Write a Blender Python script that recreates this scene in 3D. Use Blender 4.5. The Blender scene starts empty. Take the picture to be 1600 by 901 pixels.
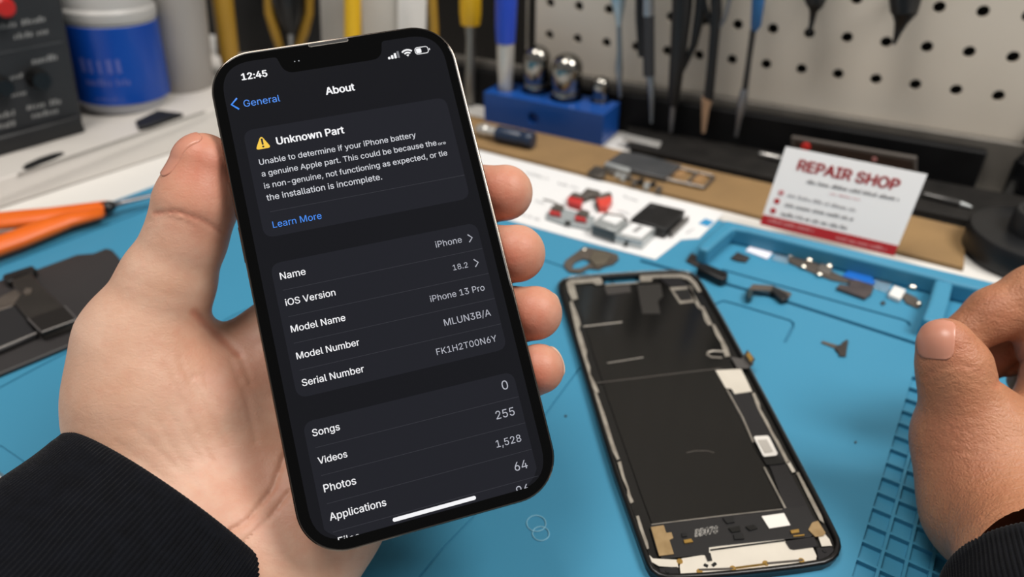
import bpy, bmesh, math, random, os
import numpy as np
from mathutils import Vector, Matrix
random.seed(11)
SC = bpy.context.scene
COL = SC.collection

# ------------------------------------------------------------------ camera
F, CX, CY = 1150.0, 800.0, 450.5          # focal length and centre in photo pixels (1600 x 901)
PITCH = math.radians(34.0)
BENCH, MAT = 0.750, 0.754                 # bench top and mat top heights (metres)
CAM = Vector((0.0, 0.0, MAT + 0.2105))
RT = Vector((1, 0, 0))
FW = Vector((0, math.cos(PITCH), -math.sin(PITCH)))
DN = Vector((0, -math.sin(PITCH), -math.cos(PITCH)))
cd = bpy.data.cameras.new('camera'); cam = bpy.data.objects.new('camera', cd); COL.objects.link(cam)
cam.location = CAM; cam.rotation_euler = (math.pi/2 - PITCH, 0, 0)
cd.sensor_width = 36; cd.lens = 36*F/1600; cd.clip_start = 0.01; cd.clip_end = 30
cd.dof.use_dof = True; cd.dof.focus_distance = 0.205; cd.dof.aperture_fstop = 9.5
SC.camera = cam

def ray(px, py): return RT*((px-CX)/F) + DN*((py-CY)/F) + FW
def C3(px, py, d): return CAM + ray(px, py)*d                  # a point at depth d (metres) along a sight line
def P(px, py, z=MAT):                                          # where a sight line meets the level z
    r = ray(px, py); return CAM + r*((z-CAM.z)/r.z)
def onplane(px, py, p0, n):
    r = ray(px, py); return CAM + r*((p0-CAM).dot(n)/r.dot(n))
def cam_vec(x, y, z): return CAM + RT*x + DN*y + FW*z          # metres, x right / y down / z away

# ------------------------------------------------------------------ materials
def lin(h):
    if not isinstance(h, str): return tuple(h)
    h = h.lstrip('#'); o = []
    for i in (0, 2, 4):
        c = int(h[i:i+2], 16)/255
        o.append(c/12.92 if c <= 0.04045 else ((c+0.055)/1.055)**2.4)
    return tuple(o)
MATS = {}
def M(name, col, rough=0.5, metal=0.0, spec=0.5, var=None, bump=None, emit=0.0, trans=0.0, sss=0.0, coat=0.0, sheen=0.0, ior=1.45, alpha=1.0):
    """var=(scale, second colour, contrast); bump=(scale, strength, distance)"""
    if name in MATS: return MATS[name]
    m = bpy.data.materials.new(name); m.use_nodes = True; nt = m.node_tree; N = nt.nodes
    b = N['Principled BSDF']; c = lin(col)
    b.inputs['Base Color'].default_value = (*c, 1); b.inputs['Roughness'].default_value = rough
    b.inputs['Metallic'].default_value = metal; b.inputs['Specular IOR Level'].default_value = spec
    b.inputs['IOR'].default_value = ior
    b.inputs['Transmission Weight'].default_value = trans; b.inputs['Coat Weight'].default_value = coat
    b.inputs['Sheen Weight'].default_value = sheen; b.inputs['Alpha'].default_value = alpha
    if sss:
        b.inputs['Subsurface Weight'].default_value = sss; b.inputs['Subsurface Radius'].default_value = (1.0, 0.35, 0.2)
        b.inputs['Subsurface Scale'].default_value = 0.004
    if emit:
        b.inputs['Emission Color'].default_value = (*c, 1); b.inputs['Emission Strength'].default_value = emit
        b.inputs['Base Color'].default_value = (0.004, 0.004, 0.005, 1)
    if var or bump:
        tc = N.new('ShaderNodeTexCoord')
    if var:
        n = N.new('ShaderNodeTexNoise'); n.inputs['Scale'].default_value = var[0]; n.inputs['Detail'].default_value = 6
        r = N.new('ShaderNodeValToRGB'); k = var[2] if len(var) > 2 else 0.2
        r.color_ramp.elements[0].position = 0.5-k; r.color_ramp.elements[1].position = 0.5+k
        r.color_ramp.elements[0].color = (*c, 1); r.color_ramp.elements[1].color = (*lin(var[1]), 1)
        nt.links.new(tc.outputs['Object'], n.inputs['Vector']); nt.links.new(n.outputs['Fac'], r.inputs['Fac'])
        nt.links.new(r.outputs['Color'], b.inputs['Base Color'])
    if bump:
        n2 = N.new('ShaderNodeTexNoise'); n2.inputs['Scale'].default_value = bump[0]; n2.inputs['Detail'].default_value = 4
        bp = N.new('ShaderNodeBump'); bp.inputs['Strength'].default_value = bump[1]; bp.inputs['Distance'].default_value = bump[2]
        nt.links.new(tc.outputs['Object'], n2.inputs['Vector']); nt.links.new(n2.outputs['Fac'], bp.inputs['Height'])
        nt.links.new(bp.outputs['Normal'], b.inputs['Normal'])
    MATS[name] = m; return m

# ------------------------------------------------------------------ objects
def tag(o, label=None, cat=None, group=None, kind=None):
    if label: o['label'] = label
    if cat: o['category'] = cat
    if group: o['group'] = group
    if kind: o['kind'] = kind
    return o
def thing(name, label, cat, loc, group=None):
    o = bpy.data.objects.new(name, None); COL.objects.link(o); o.location = loc
    o.empty_display_size = 0.01
    return tag(o, label, cat, group)
def link(name, me, mats, parent=None, origin=None, smooth=True, ang=35, bevel=0.0, seg=2, recalc=True):
    n = len(me.vertices); co = np.empty(n*3, np.float64); me.vertices.foreach_get('co', co); co = co.reshape(-1, 3)
    if origin is None:
        lo, hi = co.min(0), co.max(0); origin = ((lo[0]+hi[0])/2, (lo[1]+hi[1])/2, lo[2])
    co -= np.array(origin); me.vertices.foreach_set('co', co.ravel()); 
    if recalc:
        bm = bmesh.new(); bm.from_mesh(me); bmesh.ops.recalc_face_normals(bm, faces=bm.faces); bm.to_mesh(me); bm.free()
    for m in (mats if isinstance(mats, (list, tuple)) else [mats]): me.materials.append(m)
    if smooth:
        me.polygons.foreach_set('use_smooth', [True]*len(me.polygons))
        if ang < 180: me.set_sharp_from_angle(angle=math.radians(ang))
    me.update()
    o = bpy.data.objects.new(name, me); COL.objects.link(o); o.location = origin
    if parent is not None:
        o.parent = parent; q = parent; w = Vector((0, 0, 0))
        while q is not None: w = w + q.location if q.parent is None else w + q.location + q.matrix_parent_inverse.translation; q = q.parent
        o.matrix_parent_inverse = Matrix.Translation(-w)
    if bevel:
        b = o.modifiers.new('bevel', 'BEVEL'); b.width = bevel; b.segments = seg; b.limit_method = 'ANGLE'; b.angle_limit = math.radians(40)
        b.harden_normals = False
    return o

class MB:
    def __init__(s): s.v = []; s.f = []; s.m = []
    def add(s, vs, fs, mi=0):
        k = len(s.v); s.v += [tuple(v) for v in vs]; s.f += [tuple(i+k for i in f) for f in fs]; s.m += [mi]*len(fs); return s
    def prism(s, pts, off, mi=0):
        n = len(pts); a = [Vector(p) for p in pts]; off = Vector(off); b = [p+off for p in a]
        return s.add(a+b, [tuple(range(n))[::-1], tuple(range(n, 2*n))] + [(i, (i+1) % n, n+(i+1) % n, n+i) for i in range(n)], mi)
    def face(s, pts, mi=0): return s.add(pts, [tuple(range(len(pts)))], mi)
    def box(s, c, sx, sy, sz, ex=Vector((1, 0, 0)), ey=Vector((0, 1, 0)), ez=Vector((0, 0, 1)), mi=0):
        c = Vector(c); b = c-ex*sx/2-ey*sy/2-ez*sz/2
        return s.prism([b, b+ex*sx, b+ex*sx+ey*sy, b+ey*sy], ez*sz, mi)
    def lathe(s, p0, p1, prof, n=28, mi=0, squash=None):
        """prof: (fraction along p0-p1, radius) pairs, closed at both ends"""
        p0 = Vector(p0); p1 = Vector(p1); ax = (p1-p0); z = ax.normalized()
        e1 = z.orthogonal().normalized() if squash is None else (squash[0]-z*squash[0].dot(z)).normalized()
        e2 = z.cross(e1); k2 = 1.0 if squash is None else squash[1]
        vs, fs = [], []
        for t, r in prof:
            for i in range(n):
                a = 2*math.pi*i/n; vs.append(p0+ax*t+(e1*math.cos(a)+e2*(math.sin(a)*k2))*r)
        for j in range(len(prof)-1):
            for i in range(n):
                fs.append((j*n+i, j*n+(i+1) % n, (j+1)*n+(i+1) % n, (j+1)*n+i))
        fs.append(tuple(range(n))[::-1]); fs.append(tuple(range((len(prof)-1)*n, len(prof)*n)))
        return s.add(vs, fs, mi)
    def tube(s, pts, r, n=10, closed=False, mi=0, flat=None):
        """flat=(up vector, thickness factor) makes a ribbon-like section"""
        pts = [Vector(p) for p in pts]; m = len(pts); vs, fs = [], []
        rr = r if isinstance(r, (list, tuple)) else [r]*m
        e1 = None
        for j, p in enumerate(pts):
            a = pts[(j-1) % m] if (closed or j > 0) else p; b = pts[(j+1) % m] if (closed or j < m-1) else p
            t = (b-a).normalized()
            if flat: e1 = t.cross(flat[0]).normalized(); e2 = flat[0]*flat[1]
            else:
                e1 = (t.orthogonal() if e1 is None else e1-t*e1.dot(t)).normalized(); e2 = t.cross(e1)
            for i in range(n):
                q = 2*math.pi*i/n; vs.append(p+(e1*math.cos(q)+e2*math.sin(q))*rr[j])
        for j in range(m if closed else m-1):
            for i in range(n):
                J = (j+1) % m; fs.append((j*n+i, j*n+(i+1) % n, J*n+(i+1) % n, J*n+i))
        if not closed: fs.append(tuple(range(n))[::-1]); fs.append(tuple(range((m-1)*n, m*n)))
        return s.add(vs, fs, mi)
    def mesh(s, name):
        me = bpy.data.meshes.new(name); me.from_pydata(s.v, [], s.f); me.update()
        if len(set(s.m)) > 1: me.polygons.foreach_set('material_index', s.m)
        return me
    def build(s, name, mats, parent=None, **k): return link(name, s.mesh(name), mats, parent, **k)

def boolean(me, cutter_me, op='DIFFERENCE'):
    for q in (me, cutter_me):
        bm = bmesh.new(); bm.from_mesh(q); bmesh.ops.recalc_face_normals(bm, faces=bm.faces); bm.to_mesh(q); bm.free()
    a = bpy.data.objects.new('a', me); b = bpy.data.objects.new('b', cutter_me); COL.objects.link(a); COL.objects.link(b)
    md = a.modifiers.new('b', 'BOOLEAN'); md.object = b; md.operation = op; md.solver = 'EXACT'; md.use_self = True
    dg = bpy.context.evaluated_depsgraph_get(); out = bpy.data.meshes.new_from_object(a.evaluated_get(dg), depsgraph=dg)
    bpy.data.objects.remove(a); bpy.data.objects.remove(b); return out

# ------------------------------------------------------------------ lettering
FONT = None
try:
    FONT = bpy.data.fonts.load(os.path.join(bpy.utils.system_resource('DATAFILES'), 'fonts', 'Inter.woff2'))
except Exception:
    FONT = None
from mathutils.geometry import delaunay_2d_cdt
GCACHE = {}
def glyphs(body):
    """outline of a line of lettering, filled by winding number (overlapping strokes stay solid)"""
    if body in GCACHE: return GCACHE[body]
    c = bpy.data.curves.new('t', 'FONT'); c.body = body; c.size = 1.0
    if FONT: c.font = FONT
    o = bpy.data.objects.new('t', c); COL.objects.link(o); dg = bpy.context.evaluated_depsgraph_get()
    cv = o.evaluated_get(dg).to_curve(dg); loops = []
    for sp in cv.splines:
        pts = []
        if sp.type == 'BEZIER':
            bp = sp.bezier_points; n = len(bp)
            for k in range(n):
                a, b = bp[k], bp[(k+1) % n]; p0, p1, p2, p3 = a.co, a.handle_right, b.handle_left, b.co
                straight = (p1-p0).cross(p3-p0).length < 1e-6 and (p2-p0).cross(p3-p0).length < 1e-6
                for t in ((0,) if straight else (0, 0.25, 0.5, 0.75)):
                    q = p0*(1-t)**3+p1*3*t*(1-t)**2+p2*3*t*t*(1-t)+p3*t**3; pts.append((q.x, q.y))
        else: pts = [(p.co.x, p.co.y) for p in sp.points]
        loops.append(pts)
    o.to_curve_clear() if hasattr(o, 'to_curve_clear') else None
    bpy.data.objects.remove(o); bpy.data.curves.remove(c)
    loops.sort(key=lambda l: min(p[0] for p in l)); groups = []
    for l in loops:
        x0, x1 = min(p[0] for p in l), max(p[0] for p in l)
        if groups and x0 < groups[-1][1]: groups[-1][0].append(l); groups[-1][1] = max(groups[-1][1], x1)
        else: groups.append([[l], x1])
    V, Fs = [], []
    for ls, _ in groups:
        vs, es, seg = [], [], []
        for l in ls:
            k = len(vs); vs += [Vector(p) for p in l]; n = len(l); es += [(k+i, k+(i+1) % n) for i in range(n)]; seg += [(*l[i], *l[(i+1) % n]) for i in range(n)]
        ov, _, of, _, _, _ = delaunay_2d_cdt(vs, es, [], 0, 1e-6)
        S = np.array(seg); k = len(V); V += [(p.x, p.y) for p in ov]
        for f in of:
            cx = sum(ov[i].x for i in f)/len(f); cy = sum(ov[i].y for i in f)/len(f)
            up = (S[:, 1] <= cy) & (S[:, 3] > cy); dn = (S[:, 1] > cy) & (S[:, 3] <= cy)
            side = (S[:, 2]-S[:, 0])*(cy-S[:, 1])-(cx-S[:, 0])*(S[:, 3]-S[:, 1])
            if int((up & (side > 0)).sum())-int((dn & (side < 0)).sum()) != 0: Fs.append(tuple(i+k for i in f))
    used = sorted({i for f in Fs for i in f}); m = {u: q for q, u in enumerate(used)}
    GCACHE[body] = ([V[u] for u in used], [tuple(m[i] for i in f) for f in Fs]); return GCACHE[body]
def put_text(mb, body, fn, left=None, right=None, width=None, size=None, bold=0.0, sy=1.0):
    """fn(x, y) -> point; left / right: baseline end (x, y); x and y in the units fn takes, y up"""
    vs, fs = glyphs(body); x0 = min(v[0] for v in vs); x1 = max(v[0] for v in vs)
    s = size if size else width/(x1-x0)
    bx, by = left if left else (right[0]-(x1-x0)*s, right[1])
    for ox, oy in (((0, 0),) if not bold else ((-bold, 0), (bold, 0), (0, bold*0.7), (0, -bold*0.7))):   # heavier strokes
        mb.add([fn(bx+(x-x0+ox)*s, by+(y+oy)*s*sy) for x, y in vs], fs)
def rrect(x0, y0, x1, y1, r, n=8):
    pts = []
    for cx, cy, a0 in ((x1-r, y1-r, 0), (x0+r, y1-r, 90), (x0+r, y0+r, 180), (x1-r, y0+r, 270)):
        for i in range(n+1):
            a = math.radians(a0+90*i/n); pts.append((cx+r*math.cos(a), cy+r*math.sin(a)))
    return pts
# ================================================================== THE PHONE IN THE HAND
PT = (-88.3416e-3, -66.3214e-3, 211.1424e-3)
PR = ((0.958534, 0.239781, -0.154004), (-0.21272, 0.961631, 0.173252), (0.189637, -0.133308, 0.972762))
PW, PHT, PTH = 71.5, 143.39, 7.65
def PH(u, v, w=0.0):     # millimetres across, down and out of the phone's glass -> world
    q = [PT[i] + (PR[i][0]*u + PR[i][1]*v - PR[i][2]*w)*1e-3 for i in range(3)]
    return cam_vec(*q)
phn = (PH(0, 0, 1)-PH(0, 0, 0))*1000   # outward unit normal
phone = thing('smartphone', 'black smartphone held up in the left hand, its lit dark screen showing an About page', 'phone', PH(PW/2, PHT, -PTH/2))
m_frame = M('polished graphite steel', '6e655d', 0.14, 1.0, var=(90, '4a443f', 0.3))
m_glass = M('black cover glass', '030303', 0.06, spec=0.16)
m_black = M('matt black plastic', '0b0b0c', 0.5)
def loft(rings, closed=True):
    mb = MB(); n = len(rings[0]); vs = [p for r in rings for p in r]; fs = []
    for j in range(len(rings)-1):
        for i in range(n): fs.append((j*n+i, j*n+(i+1) % n, (j+1)*n+(i+1) % n, (j+1)*n+i))
    if closed: fs.append(tuple(range(n))[::-1]); fs.append(tuple(range((len(rings)-1)*n, len(rings)*n)))
    return mb.add(vs, fs)
def ring(inset, w, r=12.5): return [PH(x, y, w) for x, y in rrect(inset, inset, PW-inset, PHT-inset, r-inset, 14)]
loft([ring(0.75, -0.02), ring(0.28, -0.12), ring(0.0, -0.45), ring(0.0, -7.1), ring(0.3, -7.5), ring(0.8, -7.65)]).build('frame', m_frame, phone)
loft([ring(0.45, -0.3), ring(0.55, 0.0), ring(0.9, 0.08)]).build('front_glass', m_glass, phone, ang=3)
loft([ring(0.8, -7.6), ring(1.0, -7.8)]).build('back_glass', M('dark satin back glass', '3a3a3c', 0.35), phone)
# camera block on the back
cb = MB(); cb.prism([PH(x, y, -7.75) for x, y in rrect(34, 3, 68, 38, 8)], phn*-0.0016); cam_b = cb.build('camera_block', m_black, phone)
for cx, cy in ((43, 12), (43, 29), (59, 20.5)):
    cb = MB(); cb.lathe(PH(cx, cy, -9.0), PH(cx, cy, -11.2), [(0, 6.5e-3), (0.9, 6.5e-3), (1, 6.0e-3)]); cb.build('lens', m_glass, cam_b)
# side buttons, speaker slot, sensor dots, aerial breaks
def side_button(name, u0, u1, v0, v1):
    mb = MB(); mb.prism([PH(u0, v0, -2.6), PH(u1, v0, -2.6), PH(u1, v1, -2.6), PH(u0, v1, -2.6)], phn*-0.0026); return mb.build(name, m_frame, phone, bevel=0.0002)
side_button('mute_switch', -0.45, 0.3, 25, 30.5)
side_button('volume_button', -0.5, 0.3, 37, 47.5); side_button('volume_button', -0.5, 0.3, 50.5, 61)
side_button('power_button', PW-0.3, PW+0.5, 45, 62)
for v0 in (20, 118):
    for u0, u1 in ((-0.03, 0.5), (PW-0.5, PW+0.03)):
        mb = MB(); mb.prism([PH(u0, v0, -0.5), PH(u1, v0, -0.5), PH(u1, v0+0.9, -0.5), PH(u0, v0+0.9, -0.5)], phn*-0.0066); mb.build('aerial_break', M('aerial plastic', '2b2927', 0.5), phone)
for u in (14, 57):
    for v0, v1 in ((-0.03, 0.5), (PHT-0.5, PHT+0.03)):
        mb = MB(); mb.prism([PH(u, v0, -0.5), PH(u+0.9, v0, -0.5), PH(u+0.9, v1, -0.5), PH(u, v1, -0.5)], phn*-0.0066); mb.build('aerial_break', MATS['aerial plastic'], phone)
mb = MB(); mb.prism([PH(x, y, 0.07) for x, y in rrect(29.4, 0.75, 41.0, 1.75, 0.48, 5)], phn*0.00006); sp = mb.build('speaker_slot', M('speaker mesh', '1a1a1a', 0.6), phone)
mb = MB(); mb.tube([PH(x, y, 0.12) for x, y in rrect(29.4, 0.75, 41.0, 1.75, 0.48, 5)], 0.00007, 6, True); mb.build('slot_rim', M('slot rim', '77736e', 0.35, 0.8), sp)
for u in (24.55, 25.75):
    mb = MB(); mb.lathe(PH(u, 5.5, 0.05), PH(u, 5.5, 0.12), [(0, 0.00022), (1, 0.00018)], 10); mb.build('sensor_dot', M('sensor dot', '8a8f98', 0.3), phone)

# the lit display: a rounded panel with a notch
def fil(pts_r, n=6):       # polygon with a rounding radius per corner
    out = []; m = len(pts_r)
    for i, (x, y, r) in enumerate(pts_r):
        p = Vector((x, y)); a = Vector(pts_r[i-1][:2]); b = Vector(pts_r[(i+1) % m][:2])
        if r <= 0: out.append((x, y)); continue
        da = (a-p).normalized(); db = (b-p).normalized(); half = da.angle(db)/2; L = r/math.tan(half)
        p0 = p+da*L; p1 = p+db*L
        for k in range(n+1):
            t = k/n; q = p0*(1-t)**2 + p*2*t*(1-t) + p1*t*t; out.append((q.x, q.y))
    return out
S0, S1, SV0, SV1 = 3.35, PW-3.35, 3.3, PHT-3.3
disp = fil([(S0, SV0, 9.5), (19.7, SV0, 1.2), (21.2, 8.75, 3.8), (49.5, 8.75, 3.8), (50.6, SV0, 1.2), (S1, SV0, 9.5), (S1, SV1, 9.5), (S0, SV1, 9.5)], 9)
mb = MB(); mb.prism([PH(x, y, 0.082) for x, y in disp], phn*0.00002)
screen = mb.build('screen', M('lit dark screen', '0d0e12', 0.15, spec=0.12, emit=1.0), phone)
m_card = M('lit grey card', '1b1c22', 0.15, spec=0.12, emit=1.0)
def card(v0, v1, round_bottom=True):
    pts = fil([(6.35, v0, 3.0), (65.4, v0, 3.0), (65.4, v1, 3.0), (6.35, v1, 3.0)])
    if not round_bottom:   # the last card runs off the lower edge of the lit area
        pts = fil([(6.35, v0, 3.0), (65.4, v0, 3.0), (65.4, 135.6, 0), (64.2, 137.6, 0), (62.0, 139.2, 0), (59.4, 140.0, 0), (12.1, 140.0, 0), (9.4, 139.2, 0), (7.3, 137.6, 0), (6.35, 136.4, 0)])
    mb = MB(); mb.prism([PH(x, y, 0.108) for x, y in pts], phn*0.00001); return mb.build('list_card', m_card, screen)
card(23.9, 55.9); card(63.4, 101.3); card(107.9, 140, False)
m_sep = M('lit separator line', '2c2d34', 0.2, emit=1.0)
mb = MB()
for v, a in ((48.7, 9.2), (71.35, 8.35), (78.9, 8.35), (86.4, 8.35), (93.95, 8.35), (115.2, 8.35), (122.7, 8.35), (130.2, 8.35), (137.7, 8.35)):
    mb.prism([PH(a, v-0.07, 0.122), PH(65.3, v-0.07, 0.122), PH(65.3, v+0.07, 0.122), PH(a, v+0.07, 0.122)], phn*0.00001)
mb.build('separator_lines', m_sep, screen)
T = lambda x, y: PH(x, -y, 0.14)
m_white = M('lit white', 'f4f4f6', 0.3, emit=1.0); m_grey = M('lit grey', 'b4b6c0', 0.3, emit=1.0); m_soft = M('lit pale grey', 'd6d8de', 0.3, emit=1.0); m_blue = M('lit blue', '3f8cf5', 0.3, emit=1.0)
def line(body, m_, name='text_line', **k):
    mb = MB(); put_text(mb, body, T, **k); return mb.build(name, m_, screen)
line('12:45', m_white, 'clock_text', left=(9.05, -8.75), width=7.1, bold=0.028)
line('About', m_white, left=(31.4, -17.2), width=8.3, bold=0.024)
line('Unknown Part', m_white, left=(14.9, -29.65), width=19.1, bold=0.022)
for s, v, w in (('Name', 68.3, 6.9), ('iOS Version', 75.8, 13.6), ('Model Name', 83.35, 14.8), ('Model Number', 90.9, 17.1), ('Serial Number', 98.4, 16.8), ('Songs', 112.15, 7.25), ('Videos', 119.65, 7.7), ('Photos', 127.15, 8.5), ('Applications', 134.65, 15.0)):
    line(s, m_white, left=(8.35, -v), width=w, bold=0.008)
line('Unable to determine if your iPhone battery', m_soft, left=(9.05, -34.7), width=45.0, bold=0.004)
line('a genuine Apple part. This could be because the', m_soft, left=(9.05, -38.2), width=50.4, bold=0.004)
line('ore', m_soft, left=(59.9, -38.3), width=2.3, sy=0.8)
line('is non-genuine, not functioning as expected, or tle', m_soft, left=(9.05, -41.8), width=52.8, bold=0.004)
line('the installation is incomplete.', m_soft, left=(9.05, -45.4), width=32.6, bold=0.004)
for s, v, r, w in (('iPhone', 68.35, 60.0, 7.7), ('18.2', 75.9, 60.0, 4.35), ('iPhone 13 Pro', 83.45, 63.15, 15.9), ('MLUN3B/A', 91.0, 63.15, 13.6), ('FK1H2T00N6Y', 98.5, 63.1, 17.5), ('0', 112.35, 63.1, 1.75), ('255', 119.85, 63.1, 5.4), ('1,528', 127.35, 63.1, 7.2), ('64', 134.85, 63.1, 3.7)):
    line(s, m_grey, right=(r, -v), width=w)
for v in (67.6, 75.1):
    mb = MB(); mb.tube([PH(62.05, v-1.15, 0.14), PH(63.15, v, 0.14), PH(62.05, v+1.15, 0.14)], 0.00015, 6); mb.build('chevron', m_grey, screen)
# the row cut off by the lower edge: only the tops of its characters show
def clipped(body, mat_, left, width, name):
    mb = MB(); put_text(mb, body, T, left=left, width=width); me = mb.mesh(name)
    bm = bmesh.new(); bm.from_mesh(me)
    bmesh.ops.bisect_plane(bm, geom=bm.verts[:]+bm.edges[:]+bm.faces[:], plane_co=PH(30, 140.0, 0.1), plane_no=PH(30, 141, 0.1)-PH(30, 140, 0.1), clear_outer=True)
    bm.to_mesh(me); bm.free(); return link(name, me, mat_, screen)
clipped('Files', m_white, (9.3, -141.35), 5.6, 'cut_off_text'); clipped('96', m_grey, (58.4, -141.3), 3.6, 'cut_off_text')
line('General', m_blue, left=(8.1, -16.9), width=10.15); line('Learn More', m_blue, left=(9.2, -53.45), width=13.5)
mb = MB(); mb.tube([PH(6.6, 13.95, 0.14), PH(4.8, 15.6, 0.14), PH(6.6, 17.3, 0.14)], 0.00026, 6); mb.build('chevron', m_blue, screen)
tri = fil([(10.95, 26.0, 0.7), (13.15, 30.15, 0.6), (8.8, 30.15, 0.6)], 5)
mb = MB(); mb.prism([PH(x, y, 0.13) for x, y in tri], phn*0.00001); wi = mb.build('warning_icon', M('lit amber', 'f3c63c', 0.3, emit=1.0), screen)
mb = MB(); put_text(mb, '!', lambda x, y: PH(x, -y, 0.15), left=(10.78, -29.7), width=0.46, bold=0.02); mb.build('exclamation_mark', M('dark mark', '1c1708', 0.4), wi)
mb = MB()
for i, h in enumerate((0.75, 1.15, 1.65)):
    mb.prism([PH(x, y, 0.13) for x, y in rrect(51.35+i*0.95, 9.35-h-0.05*0, 51.35+i*0.95+0.68, 9.35, 0.15, 3)], phn*0.00001)
sb = mb.build('signal_bars', m_white, screen)
mb = MB(); mb.prism([PH(x, y, 0.13) for x, y in rrect(54.2, 7.2, 54.85, 9.35, 0.15, 3)], phn*0.00001); mb.build('faint_bar', M('lit dim grey', '6a6b70', 0.3, emit=1.0), sb)
mb = MB()
for r0, r1 in ((0.0, 0.62), (0.98, 1.48), (1.85, 2.35)):
    a = [(-45+90*i/12) for i in range(13)]
    o = [(57.3+r1*math.sin(math.radians(t)), 9.35-r1*math.cos(math.radians(t))) for t in a]; n_ = [(57.3+r0*math.sin(math.radians(t)), 9.35-r0*math.cos(math.radians(t))) for t in a[::-1]] if r0 else [(57.3, 9.35)]
    mb.prism([PH(x, y, 0.13) for x, y in o+n_], phn*0.00001)
mb.build('wireless_icon', m_white, screen)
mb = MB(); mb.tube([PH(x, y, 0.135) for x, y in rrect(59.75, 7.05, 63.7, 9.15, 0.75, 5)], 0.00011, 6, True)
mb.prism([PH(x, y, 0.13) for x, y in rrect(60.05, 7.35, 61.6, 8.85, 0.35, 3)], phn*0.00001); mb.prism([PH(x, y, 0.13) for x, y in rrect(64.0, 7.75, 64.25, 8.4, 0.1, 2)], phn*0.00001)
mb.build('battery_icon', m_white, screen)
mb = MB(); mb.prism([PH(x, y, 0.135) for x, y in rrect(24.1, 138.3, 47.1, 139.35, 0.5, 5)], phn*0.00001); mb.build('home_bar', m_white, screen)
# ================================================================== HANDS (distance fields turned into one continuous skin)
def px3(px, py, d): return np.array([(px-CX)/F*d, (py-CY)/F*d, d])      # camera-space metres
def smin(a, b, k):
    h = np.clip(0.5+0.5*(b-a)/k, 0, 1); return b+(a-b)*h-k*h*(1-h)
def cone(X, a, b, ra, rb):
    ab = (b-a).astype(np.float32); L = float(ab@ab)+1e-12
    pa = X-a.astype(np.float32); t = np.clip(pa@ab/L, 0, 1)
    d = pa-t[..., None]*ab; return np.sqrt((d*d).sum(-1))-(ra+(rb-ra)*t)
def ellip(X, c, ax, R):                 # ax: rows of axes, R: radii
    q = ((X-c.astype(np.float32))@ax.T.astype(np.float32)); R = np.array(R, np.float32)
    k0 = np.sqrt(((q/R)**2).sum(-1)); k1 = np.sqrt(((q/(R*R))**2).sum(-1))+1e-9; return k0*(k0-1)/k1
def surface_nets(D, lo, h):
    nx, ny, nz = D.shape; S = D < 0
    c = np.zeros((nx-1, ny-1, nz-1), np.uint8)
    for i in (0, 1):
        for j in (0, 1):
            for k in (0, 1): c += S[i:nx-1+i, j:ny-1+j, k:nz-1+k]
    cells = np.argwhere((c > 0) & (c < 8)); idx = -np.ones(c.shape, np.int64); idx[tuple(cells.T)] = np.arange(len(cells))
    acc = np.zeros((len(cells), 3)); cnt = np.zeros(len(cells))
    offs = [(i, j, k) for i in (0, 1) for j in (0, 1) for k in (0, 1)]
    for a in offs:
        for ax in range(3):
            if a[ax] == 1: continue
            b = list(a); b[ax] = 1
            da = D[cells[:, 0]+a[0], cells[:, 1]+a[1], cells[:, 2]+a[2]]; db = D[cells[:, 0]+b[0], cells[:, 1]+b[1], cells[:, 2]+b[2]]
            m = (da < 0) != (db < 0); t = np.where(m, da/np.where(m, da-db, 1), 0)
            q = np.array(a, float)[None].repeat(len(cells), 0); q[:, ax] += t; acc[m] += q[m]; cnt[m] += 1
    V = lo+(cells+acc/cnt[:, None])*h
    faces = []
    for ax in range(3):
        u, v = [(1, 2), (2, 0), (0, 1)][ax]
        sl0 = [slice(None)]*3; sl1 = [slice(None)]*3; sl0[ax] = slice(0, -1); sl1[ax] = slice(1, None)
        ch = S[tuple(sl0)] != S[tuple(sl1)]; e = np.argwhere(ch); e = e[(e[:, u] > 0) & (e[:, v] > 0) & (e[:, u] < D.shape[u]-1) & (e[:, v] < D.shape[v]-1)]
        flip = S[tuple(sl0)][tuple(e.T)]
        def g(du, dv): q = e.copy(); q[:, u] -= du; q[:, v] -= dv; return idx[tuple(q.T)]
        a, b, c_, d = g(1, 1), g(0, 1), g(0, 0), g(1, 0)
        f1 = np.stack([a, b, c_, d], 1); f1[~flip] = f1[~flip][:, ::-1]; faces.append(f1)
    return V, np.concatenate(faces)
def seg_px(X, poly):                     # distance in picture pixels to a crease line
    px = X[..., 0]/X[..., 2]*F+CX; py = X[..., 1]/X[..., 2]*F+CY; best = np.full(px.shape, 1e9, np.float32)
    for (x0, y0), (x1, y1) in zip(poly[:-1], poly[1:]):
        dx, dy = x1-x0, y1-y0; t = np.clip(((px-x0)*dx+(py-y0)*dy)/(dx*dx+dy*dy), 0, 1)
        best = np.minimum(best, np.hypot(px-x0-t*dx, py-y0-t*dy))
    return best
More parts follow.
